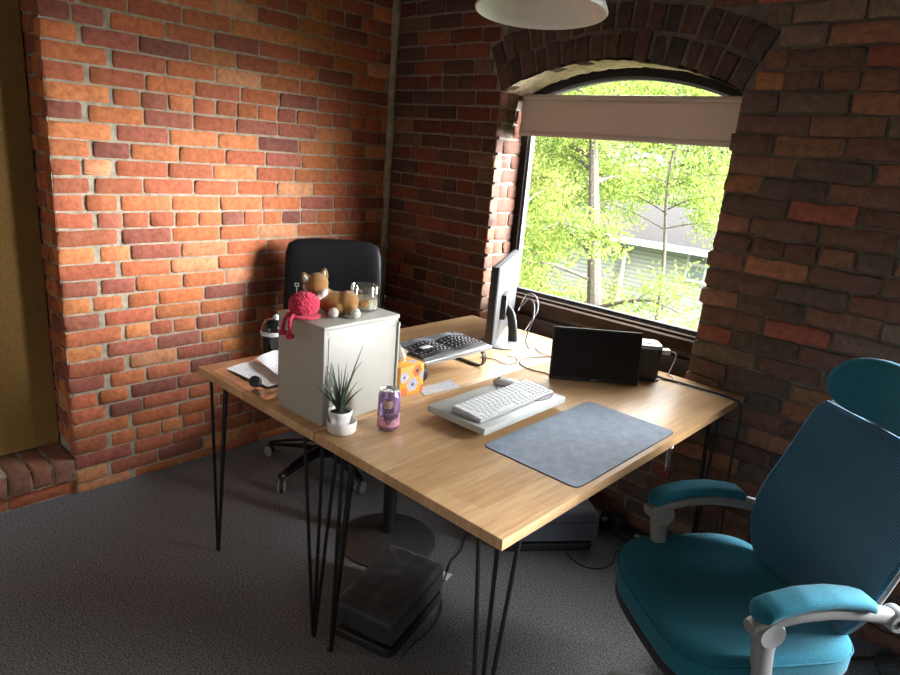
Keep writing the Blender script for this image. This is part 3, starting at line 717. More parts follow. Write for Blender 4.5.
for i in range(13):
    for j in range(9):
        u = -1+2*i/12; v = j/8
        vs.append((-.004+.030*u*(.45+.75*v)+.006*math.sin(v*7+i), .012*math.sin(u*5+v*3)*(1-.3*v)-.012*v, .1015+.062*v-.020*abs(u)**1.5*v))
for i in range(12):
    for j in range(8): fs.append((i*9+j, (i+1)*9+j, (i+1)*9+j+1, i*9+j+1))
f.add(vs, fs); o = f.obj('tissue', 'tissue_white', tb, sharp=0); md = o.modifiers.new('s', 'SOLIDIFY'); md.thickness = .0008
# sheets of paper
def sheet(name, label, cat, corners, mat, z=H, curl=0., group=None, thick=.0006, n=8):
    c = [Vector(p) for p in corners]; ctr = sum(c, Vector((0, 0)))/4
    a = c[1]-c[0]; rz = math.atan2(a.y, a.x)
    f = MB(); vs = []; fs = []; rot = Matrix.Rotation(-rz, 2)
    for i in range(n+1):
        for j in range(n+1):
            s_, t = i/n, j/n; p = (c[0]*(1-s_)+c[1]*s_)*(1-t)+(c[3]*(1-s_)+c[2]*s_)*t
            q = rot @ (p-ctr); vs.append((q.x, q.y, .0006+curl*((2*s_-1)**2)*(.3+t)+curl*.5*math.sin(s_*5+t*4)**2))
    for i in range(n):
        for j in range(n): fs.append((i*(n+1)+j, (i+1)*(n+1)+j, (i+1)*(n+1)+j+1, i*(n+1)+j+1))
    f.add(vs, fs); o = f.obj(name, mat, None, sharp=0); o.location = (ctr.x, ctr.y, z); o.rotation_euler = (0, 0, rz)
    md = o.modifiers.new('s', 'SOLIDIFY'); md.thickness = thick; md.offset = 1
    return tag(o, label, cat, group)
sheet('note_paper', 'small white note sheet lying on the desk beside the orange tissue box', 'paper', [(1.367, -1.010), (1.382, -.852), (1.312, -.826), (1.305, -.985)], 'note', curl=.0008)
sheet('paper_sheet', 'printed white sheet lying lowest on the desk left of the cabinet', 'paper', [(.800, -1.415), (1.03, -1.395), (1.02, -1.27), (.775, -1.300)], 'paper', z=H+.008, curl=.002, group=None)
sheet('paper_sheet', 'folded printed sheet on top of the papers left of the cabinet', 'paper', [(.80, -1.30), (1.035, -1.34), (1.085, -1.15), (.765, -1.20)], 'paper', z=H+.022, curl=.006)
sheet('plastic_sleeve', 'clear crinkled plastic sleeve under the papers at the edge of the left desk', 'sleeve', [(.78, -1.455), (1.12, -1.455), (1.10, -1.20), (.755, -1.24)], 'clear_film', z=H+.001, curl=.006)
tp = thing('tape_roll', 'dark round tape roll among the papers left of the cabinet', 'tape', (1.005, -1.425, H+.026))
f = MB(); f.lathe([(.009, -.009), (.018, -.009), (.0185, .009), (.009, .009), (.009, -.009)], X=Matrix.Rotation(1.1, 3, 'X') @ Matrix.Rotation(.5, 3, 'Y'), seg=28); f.obj('roll', 'black_plastic', tp, sharp=40)
f = MB(); f.lathe([(.001, -.005), (.0098, -.005), (.0098, .005), (.001, .005)], X=Matrix.Rotation(1.1, 3, 'X') @ Matrix.Rotation(.5, 3, 'Y'), seg=20); f.obj('core', 'velvet', tp)
bo = thing('tumbler', 'black tumbler with a white band behind the papers on the left desk', 'bottle', (.735, -1.190, H))
f = MB(); f.lathe([(.001, 0), (.036, 0), (.040, .006), (.043, .085), (.001, .085)], seg=36); f.obj('body', 'black_gloss', bo, sharp=50)
f = MB(); f.lathe([(.0435, .082), (.0455, .086), (.0455, .094), (.043, .098), (.001, .098)], seg=36); f.obj('band', 'white', bo, sharp=50)
f = MB(); f.lathe([(.001, .096), (.042, .097), (.040, .118), (.026, .138), (.014, .142), (.001, .142)], seg=36); f.obj('lid', 'black_gloss', bo, sharp=50)
f = MB(); f.lathe([(.001, .14), (.012, .14), (.011, .153), (.006, .158), (.001, .158)], c=(.008, .008, 0), seg=20); f.obj('spout', 'white', bo, sharp=50)
# laptop stand with the split keyboard
ST = .828
st = thing('keyboard_stand', 'silver stand on black curved legs under the black keyboard', 'stand', (1.17, -.80, H))
f = MB(); f.box((1.185, -.765, ST), (.225, .365, .007), bev=.003); f.obj('shelf', 'silver', st, world=True)
f = MB(); f.box((1.188, -.765, ST-.0075), (.223, .361, .006), bev=.002); f.obj('under_tray', 'grey_plastic', st, world=True)
for y in (-.618, -.938):
    pts = [(1.10, y, ST-.0135), (1.262, y, ST-.0135)]
    r = (ST-.0135-H-.004)/2
    for k in range(1, 13): a = PI/2-PI*k/12; pts.append((1.262+.9*r*math.cos(a), y, H+.004+r+r*math.sin(a)))
    pts += [(1.13, y, H+.004)]
    f = MB(); rings = []
    for i, p in enumerate(pts):
        q = Vector(pts[min(i+1, len(pts)-1)])-Vector(pts[max(i-1, 0)]); q.normalize(); nn = Vector((q.z, 0, -q.x))
        rings.append([Vector(p)+Vector((0, s_*.009, 0))+nn*t for s_, t in ((-1, -.0028), (1, -.0028), (1, .0028), (-1, .0028))])
    f.loops(rings); f.obj('leg', 'black_metal', st, world=True)
kb = thing('keyboard', 'black ergonomic keyboard with a grey palm rest on the silver stand', 'keyboard', (1.19, -.765, ST+.004), math.radians(-90))
# local: x along the width (towards -y world), y towards the back (+x world)
def hump(x): return .008+.012*math.exp(-((abs(x)-.072)/.055)**2)
f = MB(); rings = []; nx = 40
for i in range(nx+1):
    x = -.172+.344*i/nx; h = hump(x); w = .062
    rings.append([(x, -.030, 0), (x, -.030, h), (x, w*.9, h*.8+.001), (x, w+.026, h*.55), (x, w+.028, 0)])
f.loops(rings); f.obj('case', 'black_plastic', kb, sharp=40)
f = MB(); rings = []
for i in range(nx+1):
    x = -.168+.336*i/nx; h = hump(x); e = .070+.018*math.cos(x*2*PI/.17)
    rings.append([(x, -.030, 0), (x, -.031, h+.003), (x, -.06, h+.004), (x, -e-.01, h*.5), (x, -e-.012, 0)])
f.loops(rings); f.obj('palm_rest', 'palm', kb, sharp=50)
km = None
def keyobj(parent, mesh_src, name, loc, sx=1., rx=0, ry=0):
    o = mesh_src.copy(); COL.objects.link(o); o.parent = parent; o.location = loc; o.scale = (sx, 1, 1); o.rotation_euler = (rx, ry, 0); return o
f = MB(); f.loops([[(x, y, z) for x, y in superell(w, w, 6, 16)] for w, z in ((.0075, 0), (.0072, .003), (.0062, .0042))]); k0 = f.obj('key', 'key_black', kb, sharp=30)
first = True
for row in range(5):
    y = -.020+row*.0195
    for c in range(17):
        x = -.160+c*.020+(.004 if row % 2 else 0)
        if abs(x) < .006: continue
        z = hump(x)*(1-.2*(y+.03)/.09)-.001; sl_ = (hump(x+.003)-hump(x-.003))/.006
        if first: k0.location = (x, y, z); k0.rotation_euler = (0, -math.atan(sl_), 0); first = False
        else: keyobj(kb, k0, 'key', (x, y, z), 1, -.05, -math.atan(sl_))
f = MB(); f.box((.105, .030, hump(.105)+.0045), (.05, .022, .0015), bev=.0005); f.obj('label_sticker', 'key_label', kb)
f = MB(); f.loops([[(.160+x, -.065+y, z) for x, y in superell(.026*s_, .045*s_, 3, 24)] for s_, z in ((1, 0), (1, .006), (.9, .009))]); f.obj('end_pad', 'olive', kb)
# white keyboard shelf, white keyboard, mouse, round pad
sh = thing('keyboard_shelf', 'white slab riser on the desk under the white keyboard', 'riser', (1.607, -.917, H), math.radians(1))
f = MB(); f.box((0, 0, .0295), (.228, .428, .022), bev=.004); f.obj('top', 'white_shelf', sh)
for sx in (-1, 1):
    for sy in (-1, 1):
        f = MB(); f.box((sx*.075, sy*.15, .0095), (.022, .03, .019), bev=.002); f.obj('foot', 'white_shelf', sh)
SZ = H+.0408
dp = thing('mouse_pad', 'thin round lilac mouse pad on the white riser under the white keyboard', 'mouse pad', (1.600, -.775, SZ))
f = MB(); f.lathe([(.001, 0), (.094, 0), (.094, .0016), (.001, .0016)], seg=64); f.obj('disc', 'lilac', dp, sharp=30)
f = MB(); f.lathe([(.0928, .0004), (.0945, .0004), (.0945, .002), (.0928, .002), (.0928, .0004)], seg=64); f.obj('rim', 'mat_edge', dp, sharp=30)
wk = thing('keyboard', 'white slim keyboard on the white riser near the desk mat', 'keyboard', (1.628, -.915, SZ+.0021), math.radians(92.5))
f = MB()
KW, KD = .395, .112
f.loops([[(-KW/2, -KD/2, 0), (KW/2, -KD/2, 0), (KW/2, KD/2, 0), (-KW/2, KD/2, 0)], [(-KW/2, -KD/2, .006), (KW/2, -KD/2, .006), (KW/2, KD/2, .016), (-KW/2, KD/2, .016)]]); f.obj('case', 'silver', wk, sharp=30)
f = MB(); f.loops([[(x, y, z) for x, y in superell(w, w, 8, 16)] for w, z in ((.0085, 0), (.0084, .0022), (.0079, .003))]); k1 = f.obj('key', 'key_white', wk, sharp=30)
first = True
for row in range(6):
    y = -KD/2+.0125+row*.0176; z = .0062+.010*(y+KD/2)/KD; x = -KW/2+.004
    widths = {0: [1.1, 1, 1.1, 1.3, 5.6, 1.3, 1.1, 1, 1, 1, 1, 1.1, 1, 1, 1], 1: [2.2]+[1]*10+[2.2, 1, 1, 1, 1], 2: [1.8]+[1]*11+[1.8, 1, 1, 1, 1]}.get(row, [1.3]+[1]*12+[1.3, 1, 1, 1, 1])
    tot = sum(widths); un = (KW-.008)/tot
    for w in widths:
        sx = (w*un-.0028)/.017
        if first: k1.location = (x+w*un/2, y, z); k1.scale = (sx, 1, 1); k1.rotation_euler = (.09, 0, 0); first = False
        else: keyobj(wk, k1, 'key', (x+w*un/2, y, z), sx, .09)
        x += w*un
ms = thing('mouse', 'silver white computer mouse behind the white keyboard', 'mouse', (1.532, -.780, SZ+.002), math.radians(112)); ms.scale = (1, 1, .72)
f = MB(); f.loops(cushion(.029, .052, [(.9, 0), (1, .001), (1.0, .004), (.98, .005)], 2.5)); f.obj('base', 'grey_plastic', ms, sharp=40)
f = MB(); f.loops(cushion(.029, .052, [(.985, .0045), (.97, .009), (.88, .0165), (.7, .0225), (.4, .0268), (.02, .028)], 2.5)); f.obj('shell', 'white', ms, sharp=60)
f = MB(); f.lathe([(.001, -.002), (.006, -.002), (.006, .002), (.001, .002)], c=(0, .030, .0215), seg=16, X=Matrix.Rotation(PI/2, 3, 'Y')); f.obj('wheel', 'cable_grey', ms)
# desk mat
dm = thing('desk_mat', 'large blue grey desk mat with black edge on the right desk', 'mat', (1.893, -.862, H))
f = MB(); f.loops([[(x, y, z) for x, y in superell(.1585, .286, 22, 60)] for z in (0.0, .0016)]); f.obj('underside', 'mat_edge', dm, sharp=30)
f = MB(); f.loops([[(x, y, z) for x, y in superell(.157, .2845, 22, 60)] for z in (.0016, .0026)]); f.obj('surface', 'desk_mat', dm, sharp=30)
# portable screen leaning near the window
a = Vector((1.516, -.501)); b = Vector((1.763, -.272)); d = (b-a).normalized(); wd = (b-a).length
sc = thing('portable_screen', 'small black portable monitor leaning back on the right desk under the window', 'monitor', ((a.x+b.x)/2, (a.y+b.y)/2, H), math.atan2(d.y, d.x))
T = Matrix.Rotation(math.radians(-11), 4, 'X')
def tilted(mb): mb.v = [tuple(T @ Vector(p)) for p in mb.v]; return mb
f = MB(); f.box((0, .006, .100), (wd, .011, .197), bev=.003); tilted(f).obj('housing', 'black_plastic', sc)
f = MB(); f.box((0, .0002, .103), (wd-.012, .001, .178)); tilted(f).obj('display', 'screen', sc)
f = MB(); f.box((0, .0002, .0075), (.022, .001, .003)); tilted(f).obj('logo_mark', 'cable_silver', sc)
f = MB(); f.box((0, .007, .1985), (wd-.004, .010, .002)); tilted(f).obj('top_trim', 'silver', sc)
f = MB(); f.box((0, .075, .055), (.09, .006, .135), mat=Matrix.Rotation(math.radians(38), 4, 'X'), bev=.002); f.obj('kickstand', 'black_plastic', sc)
# power tower
tw = thing('power_tower', 'black tower power strip with a silver top beside the portable monitor', 'power strip', (1.715, -.150, H), math.radians(-48))
f = MB(); f.loops([[(x, y, z) for x, y in superell(.052, .052, 4.5, 36)] for z in (.002, .004, .128)]); f.obj('body', 'black_plastic', tw, sharp=40)
f = MB(); f.loops([[(x*s_, y*s_, z) for x, y in superell(.053, .053, 4.5, 36)] for s_, z in ((1, .127), (1, .135), (.93, .140))]); f.obj('top_cap', 'silver', tw, sharp=40)
f = MB(); f.loops([[(x*s_, y*s_, z) for x, y in superell(.058, .058, 4.5, 36)] for s_, z in ((1, 0), (1, .006), (.93, .008))]); f.obj('base', 'black_plastic', tw, sharp=40)
f = MB(); f.loops([[(x, y, z) for x, y in superell(.02, .02, 2, 24)] for z in (.1398, .1425)]); f.obj('carry_button', 'white', tw)
for z in (.035, .062, .089):
    f = MB(); f.box((0, -.0525, z), (.034, .002, .022), bev=.0008); e = f.obj('outlet', 'black_gloss', tw)
    f = MB()
    for (x, zz) in ((-.006, .003), (.006, .003), (0, -.006)): f.box((x, -.0537, z+zz), (.0022, .0006, .006 if zz > 0 else .004))
    f.obj('slots', 'cable_silver', e)
uc = thing('usb_charger', 'white plug with a white cable in the side of the power tower', 'charger', (1.772, -.075, H))
f = MB(); f.box((1.770, -.098, H+.108), (.036, .032, .02), math.radians(42), bev=.003); f.obj('plug', 'white', uc, world=True)
f = MB(); f.tube([(1.780, -.085, H+.108), (1.797, -.066, H+.104), (1.800, -.06, H+.085), (1.788, -.055, H+.04), (1.775, -.045, H+.006), (1.760, -.026, H+.0025)], .002, 8, smooth=6); f.obj('cable', 'white', uc, world=True)
# large monitor, seen from behind
a = Vector((1.145, -.413)); b = Vector((.866, .098)); d = (b-a).normalized(); W = (b-a).length
mo = thing('monitor', 'large silver backed monitor turned away on the left desk by the window', 'monitor', (a.x, a.y, H), math.atan2(d.y, d.x))
# local x along the panel, local -y = back side (towards the right desk), +y = screen side
f = MB(); f.box((W/2, .010, .182), (W, .020, .338), bev=.002); f.obj('bezel', 'black_plastic', mo)
f = MB(); f.box((W/2, .0203, .184), (W-.02, .001, .315)); f.obj('display', 'screen', mo)
f = MB(); f.loops([[(W/2+x*(W/2), y, .182+z*.168) for x, z in ((-.99*s_, -s_), (.99*s_, -s_), (.99*s_, s_), (-.99*s_, s_))] for s_, y in ((1., .001), (1., -.010), (.985, -.014))]); f.obj('back_cover', 'silver_back', mo, sharp=30)
f = MB()
for k in range(2): f.sphere((W-.06, -.0142, .30-.03*k), (.006, .001, .006), seg=12, rings=6)
f.obj('screw_cap', 'white', mo)
nb = Vector((1.137, -.252, 0)); X = (Matrix.Translation(mo.location) @ mo.rotation_euler.to_matrix().to_4x4()).inverted(); ln = X @ nb
f = MB(); f.tube([(ln.x, ln.y-.008, .008), (ln.x, ln.y-.004, .06), (ln.x+.01, ln.y+.012, .125), (ln.x+.02, -.03, .150)], [.021, .020, .019, .022], 14, flat=.6, smooth=5); f.obj('neck', 'black_plastic', mo)
f = MB(); f.box((ln.x+.03, -.024, .16), (.11, .028, .11), bev=.006); f.obj('mount_block', 'black_plastic', mo)
f = MB(); f.lathe([(.001, 0), (.098, 0), (.10, .004), (.09, .010), (.03, .014), (.001, .014)], c=(ln.x-.02, ln.y+.035, 0), seg=48); f.obj('base', 'silver', mo, sharp=40)
# cables on the desk
def cable(name, label, pts, r, mat, group=None, seg=8, cat='cable'):
    c = Vector(pts[0]); o = MB(); o.tube([Vector(p)-c for p in pts], r, seg, smooth=7); ob = o.obj(name, mat, None, sharp=0); ob.location = c
    return tag(ob, label, cat, group)
z = H+.003
cable('cable', 'thin black cable running from the portable monitor across the desk', [(1.497, -.470, z), (1.470, -.462, z), (1.41, -.477, z), (1.345, -.455, z), (1.315, -.40, z), (1.33, -.32, z), (1.38, -.25, z), (1.43, -.22, z+.002)], .0024, 'cable_grey')
cable('cable', 'grey cable lying from the big monitor base towards the portable monitor', [(1.175, -.175, z+.012), (1.25, -.22, z), (1.31, -.26, z), (1.40, -.26, z), (1.46, -.30, z), (1.50, -.35, z)], .0022, 'cable_silver')
cable('cable', 'bundle of cables hanging behind the big monitor neck', [(1.105, -.16, H+.15), (1.14, -.155, H+.19), (1.175, -.16, H+.17), (1.19, -.18, H+.11), (1.185, -.20, H+.05), (1.20, -.225, H+.018), (1.235, -.25, z)], .0035, 'cable_grey')
cable('cable', 'thin grey loop of cable arching behind the big monitor neck', [(1.10, -.17, H+.13), (1.12, -.15, H+.205), (1.165, -.14, H+.205), (1.19, -.15, H+.15), (1.17, -.18, H+.08), (1.165, -.21, H+.03), (1.17, -.16, z)], .0025, 'cable_silver')
cable('cable', 'dark thin cord lying under the front of the silver keyboard stand', [(1.20, -.53, z), (1.25, -.50, z), (1.31, -.51, z), (1.33, -.46, z), (1.29, -.41, z), (1.25, -.42, z)], .0018, 'cable_grey')
cable('cable', 'black power cable running over the right edge of the desk down to the floor', [(1.752, -.130, H+.012), (1.79, -.112, z+.002), (1.85, -.102, z+.002), (1.922, -.100, z+.002), (2.0, -.098, z+.002), (2.055, -.103, z+.003), (2.085, -.118, H-.001), (2.100, -.125, H-.06), (2.098, -.11, .5), (2.103, -.085, .3), (2.12, -.075, .12), (2.16, -.10, .012), (2.23, -.15, .006), (2.36, -.12, .006)], .0048, 'black_plastic')
cable('cable', 'thin white cable running beside the black power cable on the desk', [(1.760, -.028, z), (1.80, -.06, z), (1.86, -.116, z), (1.93, -.116, z), (2.0, -.113, z), (2.04, -.120, z)], .0016, 'white')
hk = thing('cable_clip', 'small white clip under the near right edge of the desk', 'clip', (2.055, -.60, H-TH))
f = MB(); f.box((2.055, -.60, H-TH-.009), (.012, .016, .018), bev=.003); f.obj('clip', 'white', hk, world=True)
f = MB(); f.tube([(2.055, -.60, H-TH-.016), (2.052, -.595, H-TH-.06), (2.03, -.55, H-TH-.12), (1.99, -.46, H-TH-.05)], .0016, 6, smooth=6); f.obj('cord', 'cable_grey', hk, world=True)

# ------------------------------------------------------------------ things on the floor
def footrest(name, label, loc, rz, w, d, mat, knob, bs=1.05):
    t = thing('footrest', label, 'footrest', (*loc, 0), rz)
    def zf(x, y):
        fold = .5+.5*math.sin(y*95+5*noise.noise(Vector((x*9, y*5, 1)))+x*22)
        return .012*(y/d)+.006*noise.noise(Vector((x*26, y*14, 3)))+.0065*fold**3*max(0, min(1, .75-x/w))*(.5+.5*noise.noise(Vector((y*7, x*6, 8))))
    f = MB(); vs = []; fs = []; nu, nv = 30, 44; ZT_ = .135
    def P_(u, v, z_=None):
        r_ = max(abs(u), abs(v)); k_ = 1-.012*(abs(u)*abs(v))**6
        x, y = w*u*k_, d*v*k_
        return (x, y, ZT_+zf(x, y)-.016*max(abs(u)**16, abs(v)**22) if z_ is None else z_)
    for a_ in range(nu+1):
        for b_ in range(nv+1): vs.append(P_(-1+2*a_/nu, -1+2*b_/nv))
    for a_ in range(nu):
        for b_ in range(nv): fs.append((a_*(nv+1)+b_, (a_+1)*(nv+1)+b_, (a_+1)*(nv+1)+b_+1, a_*(nv+1)+b_+1))
    bd = [a_*(nv+1) for a_ in range(nu+1)]+[nu*(nv+1)+b_ for b_ in range(1, nv+1)]+[a_*(nv+1)+nv for a_ in range(nu-1, -1, -1)]+[b_ for b_ in range(nv-1, 0, -1)]
    prev = bd; L_ = len(bd)
    for (k_, z_) in ((1.006, .108), (1.012, .085), (1.008, .055), (.985, .040), (.5, .038)):
        o_ = len(vs); vs += [(vs[q][0]*k_, vs[q][1]*k_, z_+.4*(vs[q][2]-ZT_) if z_ > .1 else z_) for q in bd]
        fs += [(prev[q], prev[(q+1) % L_], o_+(q+1) % L_, o_+q) for q in range(L_)]; prev = list(range(o_, o_+L_))
    fs.append(tuple(prev)); f.add(vs, fs); f.obj('cushion', mat, t, sharp=60)
    f = MB(); f.tube([(*p, .108+.4*zf(*p)) for p in superell(w*1.008, d*1.008, 22, 88)]+[(*superell(w*1.008, d*1.008, 22, 88)[0], .108+.4*zf(w*1.008, 0))], .0022, 6, cap=False); f.obj('piping', 'black_plastic', t)
    f = MB(); f.loops([[(x*s_, y*s_, z) for x, y in superell(w*bs, d*bs, 12, 60)] for s_, z in ((1, .0), (1, .022), (.97, .027))]); f.obj('base', 'black_plastic', t, sharp=40)
    for s_ in (-1, 1):
        f = MB(); f.box((s_*w*.7, 0, .041), (.03, d*1.2, .03), bev=.003); f.obj('riser_bar', 'black_plastic', t)
    if knob:
        f = MB(); f.lathe([(.001, -.012), (.02, -.012), (.022, .0), (.02, .012), (.001, .012)], c=(-w*1.06, -d*.55, .045), X=Matrix.Rotation(PI/2, 3, 'Y'), seg=20); f.obj('knob', 'black_plastic', t, sharp=40)
    return t
footrest('footrest', 'dark velvet cushioned footrest on the floor below the seam of the desks', (1.424, -1.165), math.radians(16), .112, .172, 'velvet', True)
footrest('footrest', 'blue grey velvet footrest on the floor near the brick wall under the right desk', (1.470, -.350), math.radians(-38.5), .135, .200, 'velvet_blue', False, .97).scale = (1, 1, 1.2)
ps = thing('power_strip', 'black power strip with a plugged adapter on the floor along the brick wall', 'power strip', (1.70, -.085, 0), math.radians(-3))
f = MB(); f.box((0, 0, .017), (.36, .062, .034), bev=.004); f.obj('housing', 'black_plastic', ps)
f = MB(); f.box((-.015, -.002, .061), (.056, .05, .055), bev=.005); f.obj('adapter', 'black_plastic', ps)
f = MB(); f.box((-.118, .0, .046), (.034, .034, .026), bev=.003); f.obj('white_plug', 'white', ps)
f = MB(); f.box((.095, .002, .0362), (.032, .022, .004), bev=.0005); f.obj('switch', 'white', ps)
f = MB(); f.box((-.075, .0, .039), (.022, .022, .01), bev=.002); f.obj('small_plug', 'white', ps)
cable('cable', 'thin black cord curling on the carpet beside the blue grey footrest', [(1.625, -.375, .003), (1.66, -.40, .003), (1.72, -.41, .003), (1.775, -.38, .003), (1.795, -.30, .003), (1.765, -.22, .003), (1.80, -.16, .003), (1.86, -.13, .003)], .0028, 'black_plastic')
cable('cable', 'thin black cord on the carpet behind the dark velvet footrest', [(1.20, -.45, .003), (1.27, -.55, .003), (1.285, -.62, .003), (1.34, -.70, .003), (1.36, -.78, .003), (1.40, -.85, .003), (1.43, -.90, .003)], .0022, 'black_plastic')
cable('cable', 'black cord trailing on the carpet at the right side of the dark velvet footrest', [(1.50, -.985, .003), (1.545, -1.04, .003), (1.575, -1.12, .003), (1.585, -1.20, .003), (1.60, -1.27, .003)], .0022, 'black_plastic')
cable('cable', 'coiled black cable on the floor at the right edge behind the blue chair', [(2.58, -.20, .004), (2.66, -.12, .02), (2.74, -.07, .035), (2.80, -.11, .02), (2.77, -.17, .005), (2.70, -.16, .02), (2.68, -.10, .04), (2.74, -.05, .02), (2.83, -.06, .005)], .006, 'black_plastic')
sheet('paper_tag', 'small white paper tag on the carpet behind the dark velvet footrest', 'paper', [(1.395, -.905), (1.435, -.890), (1.424, -.845), (1.385, -.858)], 'paper_plain', z=0.001, curl=.001)
#PART3
# ------------------------------------------------------------------ chairs
def star_base(t, rad, hub_z, mat, caster_mat, phase, wheel_mat, cast_r=.027):
    f = MB(); f.lathe([(.001, hub_z-.035), (.045, hub_z-.035), (.05, hub_z-.02), (.042, hub_z+.02), (.03, hub_z+.035), (.001, hub_z+.035)], seg=28); f.obj('hub', mat, t, sharp=50)
    for k in range(5):
        a = phase+2*PI*k/5; c, s_ = math.cos(a), math.sin(a)
        f = MB(); rings = []
        for (r, z, w, h) in ((.03, hub_z, .026, .028), (.12, hub_z-.004, .023, .024), (.22, hub_z-.020, .019, .018), (rad-.01, hub_z-.034, .017, .012), (rad+.012, hub_z-.037, .012, .008)):
            rings.append([(r*c-s_*w*x, r*s_+c*w*x, z+h*y) for x, y in superell(1, 1, 3, 16)])
        f.loops(rings); f.obj('base_arm', mat, t, sharp=50)
        ca = a+.7+k*1.3; g = MB(); cx, cy = rad*c, rad*s_
        g.tube([(cx, cy, hub_z-.036), (cx, cy, cast_r*1.7)], .007, 8)
        X = Matrix.Rotation(ca, 4, 'Z') @ Matrix.Rotation(PI/2, 4, 'X')
        g.lathe([(.001, -.007), (cast_r*.55, -.007), (cast_r*.55, .007), (.001, .007)], c=(cx+.012*math.cos(ca), cy+.012*math.sin(ca), cast_r), X=X.to_3x3(), seg=18)
        hd = []
        for i in range(9):
            b = PI*i/8; hd.append([(cx+.012*math.cos(ca)+math.cos(ca)*math.cos(b)*cast_r*1.08-math.sin(ca)*w, cy+.012*math.sin(ca)+math.sin(ca)*math.cos(b)*cast_r*1.08+math.cos(ca)*w, cast_r+math.sin(b)*cast_r*1.12) for w in (-.006, .006)])
        vs = [p for h in hd for p in h]; g.add(vs, [(2*i, 2*i+1, 2*i+3, 2*i+2) for i in range(8)])
        ob = g.obj('caster', caster_mat, t, sharp=40)
        for sd in (-1, 1):
            w = MB(); o_ = .0125*sd
            w.lathe([(.001, -.005), (cast_r*.8, -.005), (cast_r, -.003), (cast_r, .003), (cast_r*.8, .005), (.001, .005)], c=(cx+.012*math.cos(ca)-math.sin(ca)*o_, cy+.012*math.sin(ca)+math.cos(ca)*o_, cast_r), X=X.to_3x3(), seg=22); w.obj('wheel', wheel_mat, ob, sharp=40)
# --- blue ergonomic chair ; local +x is the image-left arm, +y is forward
ch = thing('office_chair', 'teal blue ergonomic office chair with headrest and grey arms beside the right desk', 'chair', (2.391, -.822, 0), math.radians(143.5)); ch.scale = (.965,)*3
SO = (.02, .025, .018)
def seatz(x, y): return -.016*max(0, (y-.08)/.16)**2*1.6+.010*(x/.25)**2-.004*max(0, -y/.2)
f = MB(); f.loops(cushion(.272, .245, [(.93, .380), (.985, .386), (1.0, .402), (1.0, .448), (.985, .463), (.95, .470), (.85, .472), (.65, .468), (.4, .465), (.2, .464), (.01, .464)], 4.2, 56, lambda x, y: seatz(x, y))); f.obj('seat', 'teal', ch, sharp=70).location = SO
f = MB(); P = superell(.2725, .2455, 4.2, 56); f.tube([(x, y, .452+seatz(x, y)) for x, y in P]+[(P[0][0], P[0][1], .452+seatz(*P[0]))], .0022, 6, cap=False); f.obj('seat_piping', 'teal', ch, sharp=0).location = SO
f = MB(); f.loops(cushion(.270, .243, [(.8, .338), (.95, .342), (.99, .354), (.99, .384), (.95, .388)], 4.2, 48, lambda x, y: seatz(x, y))); f.obj('seat_shell', 'black_plastic', ch, sharp=50).location = SO
f = MB(); f.box((0, -.02, .345), (.17, .24, .05), bev=.012); f.obj('tilt_mechanism', 'black_plastic', ch, sharp=40)
f = MB(); f.lathe([(.001, .10), (.026, .10), (.026, .25), (.016, .25), (.016, .34), (.001, .34)], seg=24); f.obj('gas_lift', 'black_plastic', ch, sharp=40)
star_base(ch, .285, .10, 'grey_plastic', 'black_plastic', math.radians(51), 'grey_plastic')
# backrest: (z, half width)
PR = [(.470, .150), (.52, .190), (.58, .218), (.65, .230), (.72, .232), (.80, .228), (.87, .220), (.93, .212), (.962, .205), (.978, .190)]
def bw(z):
    for (z0, w0), (z1, w1) in zip(PR, PR[1:]):
        if z <= z1: t = (z-z0)/(z1-z0); return w0+(w1-w0)*t
    return PR[-1][1]
def by(x, z):
    t = z-.5; return -.195-.27*t+.035*math.sin(PI*min(1, max(0, (t+.03)/.32)))*.6+.55*x*x
f = MB(); vs = []; fs = []; nz = 34; nx = 22
for j in range(nz+1):
    z = .470+.508*j/nz; w = bw(z)
    for i in range(nx+1):
        x = w*(-1+2*i/nx); vs.append((x, by(x, z), z))
for j in range(nz):
    for i in range(nx): fs.append((j*(nx+1)+i, j*(nx+1)+i+1, (j+1)*(nx+1)+i+1, (j+1)*(nx+1)+i))
f.add(vs, fs); o = f.obj('backrest', 'teal_mesh', ch, sharp=0); md = o.modifiers.new('s', 'SOLIDIFY'); md.thickness = .012; md.offset = 0
f = MB(); ring = [(bw(.470+.508*j/24), .470+.508*j/24) for j in range(25)]
pts = [(w, by(w, z), z) for w, z in ring]+[(-w, by(w, z), z) for w, z in ring[::-1]]; pts.append(pts[0])
f.tube(pts, .0075, 8, cap=False); f.obj('back_trim', 'teal_mesh', ch, sharp=0)
f = MB(); pts = [(w*1.0, by(w, z)-.016, z) for w, z in ring]+[(-w*1.0, by(w, z)-.016, z) for w, z in ring[::-1]]; pts.append(pts[0])
f.tube(pts, .009, 8, cap=False)
f.tube([(0, -.15, .36), (0, -.245, .40), (0, by(0, .5)-.05, .50), (0, by(0, .7)-.06, .70), (0, by(0, .9)-.05, .90), (0, by(0, .98)-.035, 1.0)], [.03, .03, .028, .024, .022, .02], 12, flat=.6, smooth=5)
f.tube([(.205, by(.2, .62)-.012, .62), (.1, by(.1, .60)-.05, .61), (0, by(0, .6)-.055, .60), (-.1, by(.1, .60)-.05, .61), (-.205, by(.2, .62)-.012, .62)], .013, 10, smooth=5)
f.obj('back_frame', 'grey_plastic', ch, sharp=50)
